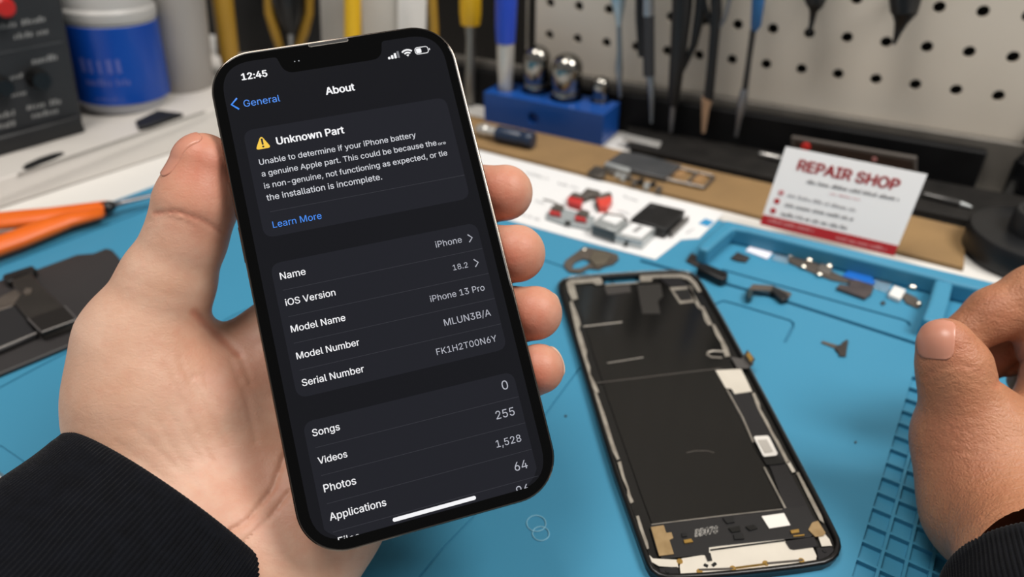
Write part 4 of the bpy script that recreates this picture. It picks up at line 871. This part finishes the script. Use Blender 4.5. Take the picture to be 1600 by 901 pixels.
mb = MB(); mb.prism([KP(0, 0), KP(1, 0), KP(1, 1), KP(0, 1)], -kn*0.0005); mb.build('card', M('white card', 'f3f0ee', 0.45), card_o)
m_cred = M('card red', 'b3272b', 0.45); mb = MB(); mb.prism([KP(0.0, 0.0, 0.0001), KP(1.0, 0.0, 0.0001), KP(1.0, 0.13, 0.0001), KP(0.0, 0.13, 0.0001)], -kn*0.0001); band = mb.build('foot_band', m_cred, card_o)
x0, y0 = card_uv(1245, 265); x1, y1_ = card_uv(1402, 296); asp = KW/KH
mb = MB(); put_text(mb, 'REPAIR SHOP', lambda x, y: KP(x, y*asp, 0.0002), left=(x0, y0/asp), width=x1-x0, bold=0.035); mb.build('heading', m_cred, card_o)
m_ck = M('grey card print', '6b6768', 0.5)
def card_line(px0, py0, px1, py1, h, st, m_, name, sd, parent=card_o, o=0.0002):
    xa, ya = card_uv(px0, py0); xb, yb = card_uv(px1, py1); mb = MB(); smear(mb, lambda x, y: KP(xa+x, ya+(yb-ya)*x/(xb-xa)+y, o), 0, xb-xa, 0, h, st, 0.7, sd); mb.build(name, m_, parent)
card_line(1260, 286, 1404, 314, 0.045, 0.014, m_ck, 'print_line', 1); card_line(1296, 303, 1344, 313, 0.02, 0.013, M('pale red print', 'c9898a', 0.5), 'print_line', 2)
card_line(1230, 307, 1338, 331, 0.04, 0.013, M('pale grey card print', '9b9798', 0.5), 'print_line', 3); card_line(1226, 322, 1332, 345, 0.045, 0.013, m_ck, 'print_line', 4); card_line(1220, 336, 1323, 359, 0.045, 0.013, m_ck, 'print_line', 5)
for (x, y), m_ in zip(((1220.5, 301), (1214, 314), (1208, 329)), (M('pale red print', 'c9898a'), m_cred, m_cred)):
    a, b = card_uv(x, y); p = KP(a, b, 0.0001); mb = MB(); mb.lathe(p, p+kn*0.0001, [(0, 0.0016), (1, 0.0016)], 18); mb.build('round_icon', m_, card_o)
m_bw = M('pale band print', 'd98a88', 0.5)
card_line(1200, 346, 1272, 363, 0.05, 0.013, m_bw, 'print_line', 6, band, 0.0003); card_line(1306, 373, 1384, 392, 0.045, 0.013, m_bw, 'print_line', 7, band, 0.0003)

# ------------------------------------------------------------------ small parts in the tray and on the mat
m_flex = M('dark flex', '2a2624', 0.4, var=(150, '3a3431', 0.3)); m_flexb = M('grey brown flex', '6b625a', 0.4, 0.4, var=(120, '564e47', 0.3)); m_gold = M('gold contact', 'c9a25a', 0.3, 0.9); m_film = M('clear film', 'd5e6ee', 0.12, trans=0.85, ior=1.15); m_ball = M('bright solder metal', 'cfc8ba', 0.25, 0.8)
def ball(px, py, r, z, name, parent):
    mb = MB(); c = P(px, py, z); r_ = rpx(r, c); mb.lathe(c, c+UP*r_*1.3, [(0, r_*0.7), (0.3, r_), (0.6, r_*0.95), (0.85, r_*0.6), (1, r_*0.15)], 16); return mb.build(name, m_ball, parent)
TZ = MAT+0.0001
tag(flat('scrap', [(1142, 402), (1152, 393), (1172, 401), (1166, 408), (1152, 406)], TZ, 0.0012, m_flex, bevel=0.0002), 'small dark scrap of flex in the tray beside the white sticker', 'flex scrap')
tag(flat('sticker', [(1165, 391), (1177, 381), (1210, 391), (1199, 404)], TZ, 0.0006, M('white sticker', 'e3e1ea', 0.5)), 'white sticker lying in the parts tray', 'sticker')
tag(flat('film_piece', [(1205, 405), (1212, 393), (1236, 399), (1231, 412)], TZ, 0.0002, m_film), 'clear film piece right of the white sticker in the tray', 'film')
fx = thing('flex_cable', 'dark flex cable with bright solder studs lying in the parts tray', 'flex cable', P(1290, 425, TZ))
flat('strip', [(1231, 403), (1237, 398), (1262, 406), (1284, 414), (1296, 421), (1318, 432), (1330, 437), (1326, 441), (1300, 436), (1278, 428), (1250, 416), (1234, 409)], TZ, 0.0011, m_flexb, fx, bevel=0.0002)
flat('connector', [(1307, 449), (1312, 443), (1328, 446), (1326, 436), (1340, 437), (1366, 446), (1362, 458), (1352, 465)], TZ, 0.0018, M('dark connector', '3a3233', 0.4, 0.2, var=(150, '544a47', 0.3)), fx, bevel=0.0002)
flat('plate', [(1277, 420), (1283, 411), (1301, 418), (1296, 428)], TZ+0.0011, 0.0008, M('warm grey plate', '8d847b', 0.35, 0.6), fx, bevel=0.0002)
for x, y, r in ((1264, 408, 5.5), (1255, 418, 4.5), (1295, 417, 5), (1280, 430, 4.5), (1235, 400, 3)): ball(x, y, r, TZ+0.0008, 'stud', fx)
tag(flat('film_piece', [(1316, 430), (1326, 421), (1362, 430), (1368, 441), (1362, 443), (1340, 437)], TZ+0.0002, 0.0012, M('deep blue film', '1f63b8', 0.25), bevel=0.0003), 'blue film piece behind the flex cable in the tray', 'film')
tag(flat('film_piece', [(1362, 449), (1369, 432), (1394, 440), (1388, 458)], TZ, 0.0002, m_film), 'clear film piece between flex cable and white square in the tray', 'film')
sm = thing('small_board', 'small board with white square and round bright stud at right end of tray', 'circuit board', P(1410, 465, TZ))
flat('board', [(1410, 462), (1416, 456), (1432, 464), (1440, 476), (1434, 480), (1416, 472)], TZ, 0.001, m_flexb, sm, bevel=0.0002)
flat('white_square', [(1388, 459), (1397, 445), (1416, 452), (1407, 467)], TZ, 0.0026, M('white ceramic', 'dcdad6', 0.35), sm, bevel=0.0005)
ball(1425, 450, 7.5, TZ, 'stud', sm); ball(1435, 475, 4, TZ+0.0008, 'stud', sm)
tag(flat('crumb', [(1376, 472), (1381, 469), (1384, 473), (1379, 476)], TZ, 0.0006, m_flex), 'tiny dark crumb in front of the white square in the tray', 'crumb')
mod = thing('camera_module', 'black bar shaped module with dark flex lying near the tray corner', 'module', P(1110, 420, TZ))
flat('flex', [(1072, 406), (1080, 394), (1088, 398), (1098, 412), (1090, 416)], TZ, 0.0012, m_flex, mod, bevel=0.0002)
flat('body', [(1089, 417), (1092, 410), (1104, 411), (1138, 425), (1137, 433), (1128, 436)], TZ, 0.0050, M('black module', '0f0f10', 0.35), mod, bevel=0.0008)
ball(1112, 427, 2.5, TZ+0.0035, 'dot', mod)
br = thing('flex_bracket', 'grey brown bent flex with black feet on the mat in front of the tray', 'flex part', P(1200, 462, TZ))
def arch(pts, w, th, name, m_, parent):     # bent strip: (px, py, height above the mat)
    q = [P(x, y, MAT+h) for x, y, h in pts]; mb = MB(); s = Vector((mv.x, mv.y, 0))*w
    mb.prism([p for p in q]+[p-UP*th for p in q[::-1]], s); return mb.build(name, m_, parent)
arch([(1167, 456, 0.001), (1170, 452, 0.0042), (1203, 454, 0.0042), (1206, 456, 0.0025), (1232, 466, 0.0015)], 0.0058, 0.0006, 'strip', m_flexb, br)
flat('foot', [(1166, 455), (1171, 448), (1177, 450), (1176, 461), (1169, 465)], TZ, 0.0040, M('dark teal foot', '1c3238', 0.45), br, bevel=0.0004)
flat('foot', [(1204, 452), (1209, 446), (1231, 459), (1232, 466), (1222, 468)], TZ, 0.0032, m_blk, br, bevel=0.0004)
fp = thing('flex_tail', 'small dark T shaped flex lying alone on the mat right of the display', 'flex part', P(1310, 545, TZ))
flat('tail', [(1283, 535), (1285, 532), (1309, 539), (1308, 545)], TZ, 0.0004, m_flexb, fp); flat('head', [(1305, 545), (1307, 539), (1314, 538), (1316, 534), (1320, 532), (1321, 530), (1326, 531), (1324, 542), (1322, 556), (1311, 555), (1311, 551)], TZ, 0.0009, m_flex, fp, bevel=0.0002)
rp = thing('metal_bracket', 'brown grey metal bracket with a round opening behind the top of the display', 'bracket', P(925, 408, TZ))
outer = poly([(881, 412), (884, 406), (906, 390), (913, 385), (930, 388), (949, 392), (965, 397), (967, 404), (958, 412), (945, 415), (936, 420), (920, 418), (906, 426), (890, 424), (883, 418)], MAT+0.0012)
mb = MB(); mb.prism(outer, (0, 0, -0.0011)); me = mb.mesh('plate'); c_ = MB(); c_.prism(poly([(893, 412), (899, 404), (911, 399), (922, 402), (920, 408), (908, 414), (897, 415)], MAT+0.003), (0, 0, -0.006))
link('plate', boolean(me, c_.mesh('c')), m_flexb, rp); flat('pad', [(921, 404), (926, 392), (946, 394), (956, 400), (946, 411), (930, 414)], MAT+0.0012, 0.0012, M('dull bronze pad', '5c564c', 0.45, 0.4, var=(120, '6f6656', 0.3)), rp, bevel=0.0003)
ball(913, 391, 3, MAT+0.0012, 'rivet', rp)
fr = thing('film_rings', 'clear figure of eight sticker film stuck on the mat below the phone', 'film', P(842, 826, MAT))
m_ringf = M('pale film edge', '8fc3d6', 0.2)
for x, y, r in ((838, 818, 15), (845, 834, 13)):
    c = P(x, y, MAT); mb = MB(); mb.tube([c+(mu*math.cos(a)+mv*math.sin(a))*rpx(r, c)+UP*0.0003 for a in [2*math.pi*k/36 for k in range(36)]], 0.00014, 6, True); mb.build('ring', m_ringf, fr)
for k, (x, y, lab) in enumerate(((884, 649, 'tiny dark speck on the mat left of the display'), (1337, 690, 'tiny dark speck on the mat right of the display'))):
    tag(flat('speck', [(x-2, y), (x, y-2), (x+2, y), (x, y+2)], MAT, 0.0004, m_flex), lab, 'speck')
tag(flat('tape_scrap', [(103, 632), (112, 622), (140, 620), (140, 645), (115, 640)], TZ, 0.003, M('dark brown scrap', '3a2f2c', 0.5), bevel=0.0004), 'dark scrap half hidden by the heel of the left hand on the mat', 'scrap')

# ------------------------------------------------------------------ black plates and battery flex at the left
m_pl = M('matt black plate', '2a2828', 0.5, var=(20, '322f2f', 0.3))
tag(flat('back_plate', [(-120, 478), (0, 437), (60, 419), (120, 397), (146, 395), (166, 387), (176, 390), (184, 399), (230, 460), (116, 535), (0, 583), (-120, 632)], TZ, 0.0022, m_pl, bevel=0.0007), 'matt black plate lying on the left of the mat under a flex assembly', 'plate')
Z2 = MAT+0.0024
bp = thing('battery_pack', 'flat black battery lying on the black plate at the left edge', 'battery', P(-10, 510, Z2))
flat('cell', [(-120, 500), (0, 482), (12, 478), (24, 476), (58, 520), (0, 545), (-120, 590)], Z2, 0.0030, M('black battery wrap', '242324', 0.45), bp, bevel=0.0008)
mb = MB(); mb.tube([P(-60, 566, Z2+0.0029), P(0, 543.5, Z2+0.0029), P(57, 520, Z2+0.0029)], 0.0005, 6); mb.build('bright_edge', M('grey foil edge', '6f6b68', 0.35, 0.6), bp)
fa = thing('flex_assembly', 'dark metal and flex assembly lying across the black plate at the left', 'flex part', P(70, 490, Z2))
m_fa = M('dark bronze metal', '2e2b28', 0.4, 0.3, var=(70, '3b3733', 0.3))
flat('plate', [(18, 434), (48, 424), (60, 440), (98, 476), (121, 499), (112, 505), (64, 521), (42, 497), (22, 472), (32, 458), (20, 446)], Z2, 0.0040, m_fa, fa, bevel=0.0006)
flat('connector', [(3, 432), (6, 428), (50, 414), (56, 419), (50, 426), (12, 440), (8, 438)], Z2, 0.0040, M('black connector', '1a1918', 0.45), fa, bevel=0.0006)
flat('arm', [(-20, 476), (0, 464), (22, 452), (34, 450), (36, 462), (18, 478), (0, 484), (-20, 490)], Z2, 0.0032, m_flexb, fa, bevel=0.0004)
flat('housing', [(44, 497), (101, 477), (121, 498), (64, 519)], Z2+0.0040, 0.0014, M('dark housing', '2b2826', 0.35, 0.3), fa, bevel=0.0004)
mb = MB()
for a, b in (((65, 519), (120, 499)), ((44, 498), (64, 518)), ((101, 478), (120, 498))): mb.tube([P(*a, Z2+0.0052), P(*b, Z2+0.0052)], 0.00045, 6)
mb.build('bright_edge', MATS['grey foil edge'], fa); flat('screw', [(36, 456), (40, 450), (50, 450), (48, 458), (40, 461)], Z2+0.004, 0.0006, m_flexb, fa)
# ================================================================== THE DISPLAY ASSEMBLY LYING ON THE MAT
DZ = MAT+0.0034
da = thing('display_assembly', 'phone display removed from its body, lying back side up on the blue mat', 'phone display', P(1090, 660, MAT))
m_rim = M('black rubber rim', '0c0b0b', 0.3); m_sheet = M('graphite back sheet', '080808', 0.13, spec=0.5, var=(22, '0e0d0c', 0.3), bump=(45, 0.05, 0.0006)); m_sil = M('bare silver metal', 'bdb6aa', 0.3, 0.5, var=(160, '8d867c', 0.25)); m_dflex = M('charcoal flex board', '1d1c1e', 0.3); m_silp = M('silver plate', 'e4ddd0', 0.33, 0.35, var=(60, 'd2cbbe', 0.3))
outl = [(872, 449), (873, 442), (879, 436), (889, 433), (905, 431), (940, 428), (1000, 424), (1050, 422), (1068, 423), (1080, 426), (1090, 433), (1098, 443), (1106, 456), (1130, 497), (1165, 561), (1200, 626), (1232, 687), (1262, 744), (1285, 788), (1303, 824), (1311, 841), (1313, 854), (1309, 867), (1300, 876), (1287, 882), (1250, 888), (1200, 894), (1150, 899), (1100, 903), (1060, 905), (1042, 905), (1028, 901), (1017, 893), (1010, 881), (1003, 862), (985, 812), (960, 742), (938, 672), (920, 612), (903, 556), (890, 513), (880, 480), (874, 460)]
def inset(pts, d):
    n = len(pts); cx = sum(p[0] for p in pts)/n; out = []
    for i in range(n):
        a, b = Vector(pts[i-1]), Vector(pts[(i+1) % n]); t = (b-a).normalized(); nn = Vector((-t.y, t.x)); out.append((pts[i][0]+nn.x*d, pts[i][1]+nn.y*d))
    return out
mb = MB(); mb.prism(poly(outl, DZ-0.0006), (0, 0, -0.0027)); body = mb.mesh('frame')
slot = poly([(944, 430), (996, 427), (999, 430), (999, 436), (996, 438), (946, 441), (943, 438), (942, 432)], DZ+0.002)
c_ = MB(); c_.prism(slot, mv*0.0065+Vector((0, 0, -0.012))); link('frame', boolean(body, c_.mesh('c')), M('black frame glass', '0d0d0d', 0.2), da)
mb = MB(); mb.tube([P(x, y, DZ-0.0004) for x, y in inset(outl, 4)], 0.0011, 8, True); mb.build('rim', m_rim, da, ang=180)
mb = MB(); mb.tube([P(x, y, DZ-0.0013) for x, y in inset(outl, 0.3)], 0.00038, 6, True); mb.build('outer_band', M('dark steel band', 'a8a39b', 0.25, 0.9), da, ang=180)
LZ = DZ-0.0006
def lay(name, pts, k, m_, h=0.00025, parent=None, bevel=0.0): return flat(name, pts, LZ+k*0.0002, h, m_, parent or da, bevel=bevel)
sheet = lay('back_sheet', [(898, 449), (938, 447), (944, 443), (1000, 440), (1052, 438), (1062, 448), (1078, 448), (1096, 480), (1128, 545), (1147, 600), (1175, 672), (1202, 735), (1226, 792), (1130, 804), (1019, 818), (1003, 775), (977, 700), (950, 622), (925, 545), (906, 480)], 1, m_sheet)
# silver bracket and strips round the edge
lay('corner_bracket', [(885, 441), (892, 437), (938, 433), (941, 438), (941, 444), (932, 445), (926, 441), (897, 443), (899, 452), (903, 466), (894, 469), (888, 455)], 2, m_sil)
lay('top_strip', [(946, 444), (998, 440), (998, 442), (946, 446)], 2, m_sil)
lay('corner_bracket', [(1000, 430), (1050, 428), (1066, 428), (1078, 431), (1088, 441), (1096, 455), (1091, 456), (1082, 443), (1074, 436), (1060, 433), (1020, 434), (1018, 439), (1000, 440)], 2, m_sil)
lay('grey_patch', [(944, 448), (984, 445), (986, 456), (949, 460)], 2, M('dark grey patch', '3a3735', 0.4)); lay('grey_patch', [(996, 445), (1032, 443), (1036, 462), (1028, 470), (1032, 490), (1004, 490), (1000, 470)], 2, M('smoky patch', '2c2a28', 0.35))
lay('sensor_patch', [(1030, 433), (1062, 434), (1074, 446), (1048, 448), (1040, 442)], 2, m_dflex)
ch = lay('chip', [(1046, 449), (1080, 447), (1088, 471), (1062, 474)], 2, m_sil); lay('chip_face', [(1053, 453), (1076, 451), (1082, 467), (1064, 469)], 4, M('dark chip face', '1b1a1a', 0.4), parent=ch)
lay('edge_strip', [(890, 472), (894, 470), (903, 492), (907, 505), (905, 514), (908, 520), (914, 540), (917, 548), (916, 556), (922, 573), (922, 584), (930, 598), (936, 612), (930, 614), (923, 596), (914, 574), (911, 556), (903, 530), (896, 500)], 2, m_sil)
lay('edge_strip', [(925, 614), (932, 612), (946, 650), (959, 692), (968, 716), (964, 718), (955, 700), (940, 657), (930, 627)], 2, m_sil)
lay('edge_strip', [(965, 722), (970, 720), (976, 745), (982, 760), (985, 772), (990, 783), (986, 786), (981, 780), (980, 764), (972, 746)], 2, m_sil)
lay('edge_strip', [(994, 806), (998, 805), (1006, 830), (1012, 846), (1014, 856), (1009, 858), (1004, 842)], 2, m_sil)
lay('edge_strip', [(1073, 447), (1077, 446), (1095, 478), (1099, 478), (1113, 506), (1107, 508), (1101, 500), (1097, 484), (1090, 480)], 2, m_sil)
lay('edge_strip', [(1112, 506), (1117, 507), (1137, 543), (1141, 556), (1133, 557), (1126, 535), (1118, 522)], 2, m_sil)
lay('edge_strip', [(1175, 614), (1179, 613), (1187, 630), (1188, 638), (1198, 655), (1209, 677), (1216, 688), (1231, 716), (1234, 722), (1229, 724), (1212, 690), (1195, 661), (1184, 638)], 2, m_sil)
lay('edge_strip', [(1229, 722), (1234, 720), (1243, 736), (1238, 738)], 2, m_silp); lay('edge_strip', [(1244, 738), (1248, 737), (1270, 778), (1284, 805), (1288, 817), (1281, 812), (1262, 775)], 2, m_sil)
# scratches, fold lines
m_scr = M('pale scratch', '9b958c', 0.4, 0.5)
mb = MB()
for a, b, r in (((911, 510), (972, 503), 0.00035), ((949, 567), (1005, 558), 0.0002)): mb.tube([P(*a, LZ+0.0005), P(*b, LZ+0.0005)], r, 6)
mb.build('scratch', m_scr, sheet)
mb = MB(); mb.tube([P(932, 598, LZ+0.00048), P(1000, 590, LZ+0.00048), P(1066, 582, LZ+0.00048), P(1128, 575, LZ+0.00048)], 0.00016, 6); mb.build('fold_line', M('dull fold', '5a544e', 0.4), sheet); mb = MB(); mb.tube([P(1073, 707, LZ+0.00048), P(1086, 704, LZ+0.00048), P(1105, 704, LZ+0.00048), P(1116, 707, LZ+0.00048)], 0.00014, 6); mb.build('fold_line', M('dull fold', '5a544e', 0.4), sheet)
# connector flex sticking out to the right
mb = MB(); mb.tube([P(1128, 559, LZ+0.0006), P(1112, 558, LZ+0.0006), P(1105, 554, LZ+0.0006), (P(1106, 550, LZ+0.0006)), P(1114, 548, LZ+0.0006), P(1130, 549, LZ+0.0006)], 0.0005, 6); mb.build('wire_loop', m_sil, da)
mb = MB(); mb.prism([P(1142, 557, LZ+0.0012), P(1158, 560, LZ+0.0016), P(1166, 553, LZ+0.0030), P(1178, 568, LZ+0.0030), P(1168, 575, LZ+0.0016), P(1152, 575, LZ+0.0012)], UP*-0.0004); fxr = mb.build('side_flex', M('grey flex', '4d4a48', 0.35), da)
mb = MB(); mb.prism([P(1162, 554, LZ+0.0034), P(1168, 546, LZ+0.0044), P(1180, 561, LZ+0.0044), P(1174, 569, LZ+0.0034)], UP*-0.0005); mb.build('flex_tip', M('dark tip', '3b3936', 0.4), fxr)
mb = MB(); mb.prism([P(1166, 554, LZ+0.0041), P(1170, 549, LZ+0.0046), P(1177, 559, LZ+0.0046), P(1173, 565, LZ+0.0041)], UP*-0.0004); mb.build('gold_contact', m_gold, fxr)
# silver foil, long charcoal flex, stickers
foil = lay('foil_patch', [(1118, 578), (1158, 576), (1166, 592), (1175, 611), (1148, 615), (1143, 607), (1134, 606)], 3, m_silp)
lay('side_flex_board', [(1138, 615), (1146, 611), (1172, 613), (1185, 640), (1200, 668), (1212, 692), (1224, 716), (1236, 740), (1262, 790), (1227, 794), (1205, 733), (1180, 690), (1176, 690), (1150, 640)], 2, m_dflex)
mb = MB(); mb.tube([P(1136, 609, LZ+0.0008), P(1160, 652, LZ+0.0008), P(1177, 691, LZ+0.0008)], 0.0004, 6); mb.tube([P(1194, 730, LZ+0.0008), P(1212, 765, LZ+0.0008), P(1227, 794, LZ+0.0008)], 0.0004, 6); mb.build('edge_wire', m_sil, da)
lay('dark_recess', [(1176, 692), (1190, 712), (1214, 712), (1228, 722), (1220, 724), (1198, 726)], 4, M('black recess tape', '080808', 0.4))
stk = lay('label', [(1178, 683), (1180, 681), (1199, 680), (1202, 682), (1215, 708), (1213, 711), (1195, 713), (1192, 711)], 7, M('white label', 'd8d4cd', 0.5)); lay('label_print', [(1184, 687), (1198, 686), (1208, 705), (1195, 707)], 9, M('grey label print', 'aca79f', 0.6), parent=stk, h=0.0001)
# lower board
lb = lay('driver_board', [(1015, 822), (1020, 818), (1130, 804), (1226, 793), (1262, 790), (1269, 804), (1276, 814), (1281, 822), (1272, 833), (1267, 838), (1222, 842), (1108, 854), (1108, 866), (1095, 866), (1050, 871), (1034, 872), (1026, 860)], 3, M('black driver board', '1c1b1c', 0.4), bevel=0.0001)
mb = MB(); mb.tube([P(1018, 819, LZ+0.001), P(1128, 805.5, LZ+0.001), P(1222, 795, LZ+0.001)], 0.00018, 6); mb.build('edge_line', m_sil, lb)
m_gold2 = M('tan gold pad', 'b59a72', 0.4, 0.5, var=(200, '8f7650', 0.3))
lay('gold_pad', [(1017, 823), (1037, 820), (1041, 832), (1049, 831), (1052, 840), (1046, 843), (1053, 865), (1030, 868)], 5, m_gold2, parent=lb)
gp = lay('gold_pad', [(1263, 827), (1269, 816), (1278, 813), (1290, 832), (1287, 836), (1274, 838), (1268, 832)], 5, m_gold2, parent=lb)
def DPX(x, y): return P(x, y, LZ+0.0011)
mb = MB(); L_ = math.hypot(34, 6)
put_text(mb, 'BB078', lambda x, y: DPX(1086+x*0.985-y*-0.10, 838+x*-0.165-y), left=(0, 0), width=35, bold=0.03, sy=1.35); mb.build('board_print', M('white board print', 'd6d2cc', 0.5), lb)
lbl = lay('label', [(1190, 806), (1225, 801), (1235, 820), (1202, 825)], 5, M('white label', 'd8d4cd'), parent=lb)
for nm, pts, m_ in (('capacitor', [(1129, 808), (1146, 806), (1148, 815), (1136, 817)], m_blk), ('capacitor', [(1138, 824), (1156, 821), (1157, 829), (1144, 831)], M('dark component', '0c0c0c', 0.3)), ('capacitor', [(1146, 834), (1161, 832), (1163, 841), (1148, 842)], m_blk), ('capacitor', [(1165, 822), (1178, 819), (1184, 825), (1172, 828)], MATS['dark component']), ('capacitor', [(1065, 832), (1072, 831), (1074, 837), (1066, 838)], m_blk),
                     ('gold_mark', [(1068, 843), (1080, 841), (1083, 846), (1070, 848)], m_gold), ('gold_mark', [(1235, 828), (1248, 826), (1249, 831), (1237, 833)], m_gold), ('gold_mark', [(1240, 836), (1257, 834), (1257, 836), (1240, 838)], m_gold)):
    lay(nm, pts, 5, m_, h=0.0004, parent=lb)
pl = lay('silver_plate', [(1108, 855), (1223, 840), (1231, 849), (1235, 858), (1270, 855), (1276, 868), (1275, 874), (1230, 881), (1160, 890), (1100, 896), (1064, 899), (1062, 884), (1065, 872), (1096, 867), (1108, 867)], 2, m_silp)
mb = MB(); mb.tube([P(1110, 859, LZ+0.0008), P(1170, 851, LZ+0.0008), P(1226, 844, LZ+0.0008)], 0.0003, 6); mb.build('seam', m_blk, pl)
lay('silver_plate', [(1010, 862), (1020, 872), (1058, 874), (1060, 886), (1030, 884), (1016, 876)], 2, m_silp); lay('silver_plate', [(1278, 836), (1289, 834), (1296, 842), (1300, 852), (1284, 853)], 2, m_silp)
lay('black_tab', [(1227, 845), (1272, 838), (1278, 853), (1240, 858), (1234, 856)], 4, m_dflex); lay('black_tab', [(1101, 864), (1110, 863), (1113, 875), (1106, 876)], 4, m_dflex)
lay('corner_piece', [(1030, 887), (1058, 885), (1062, 900), (1046, 901), (1033, 897)], 2, m_dflex); lay('corner_piece', [(1276, 856), (1299, 854), (1303, 858), (1300, 868), (1288, 874), (1279, 874)], 2, m_dflex)
for a, b, c_ in (((1092, 890), (1145, 888), m_gun), ((1150, 887), (1196, 881), m_gold), ((1198, 880), (1254, 875), m_gun)):
    mb = MB(); mb.tube([P(*a, LZ+0.0007), P(*b, LZ+0.0007)], 0.0004, 6); mb.build('contact_bar', c_, pl)
for x, y in ((1145, 888), (1196, 880), (1252, 876), (1093, 893), (1062, 877)):
    p = P(x, y, LZ+0.0005); mb = MB(); mb.lathe(p, p+UP*0.0004, [(0, 0.0011), (1, 0.0009)], 16); k_ = mb.build('gold_stud', m_gold, pl)
for x, y in ((1043, 893), (1288, 861)):
    p = P(x, y, LZ+0.0004); mb = MB(); mb.lathe(p, p+UP*0.0005, [(0, 0.0008), (1, 0.0007)], 12); mb.build('screw', m_blk, da)
for a, b in (((1113, 884), (1118, 880)), ((1100, 882), (1106, 885))):
    mb = MB(); mb.tube([P(*a, LZ+0.0006), P(*b, LZ+0.0006)], 0.0006, 6); mb.build('slot_mark', m_blk, pl)
# ================================================================== LIGHT
W = bpy.data.worlds.new('world'); SC.world = W; W.use_nodes = True
W.node_tree.nodes['Background'].inputs['Color'].default_value = (0.93, 0.93, 0.93, 1); W.node_tree.nodes['Background'].inputs['Strength'].default_value = 0.30
def area(name, loc, target, size, power, col=(1, 1, 1), sy=None):
    l = bpy.data.lights.new(name, 'AREA'); l.energy = power; l.size = size; l.color = col
    if sy: l.shape = 'RECTANGLE'; l.size_y = sy
    o = bpy.data.objects.new(name, l); COL.objects.link(o); o.location = loc
    o.rotation_euler = (Vector(target)-Vector(loc)).to_track_quat('-Z', 'Y').to_euler(); return o
area('ceiling_lamp', (-0.35, 0.18, 2.3), (-0.05, 0.3, 0.75), 0.6, 15, (1.0, 0.95, 0.89), 0.5)
area('ceiling_lamp', (0.75, 0.05, 1.95), (0.05, 0.35, 0.75), 0.5, 20, (1.0, 0.96, 0.91), 0.6)
vs = SC.view_settings; vs.view_transform = 'Standard'; vs.look = 'None'; vs.gamma = 1.0; vs.use_curve_mapping = False; vs.exposure = 0.0
SC.cycles.use_denoising = True
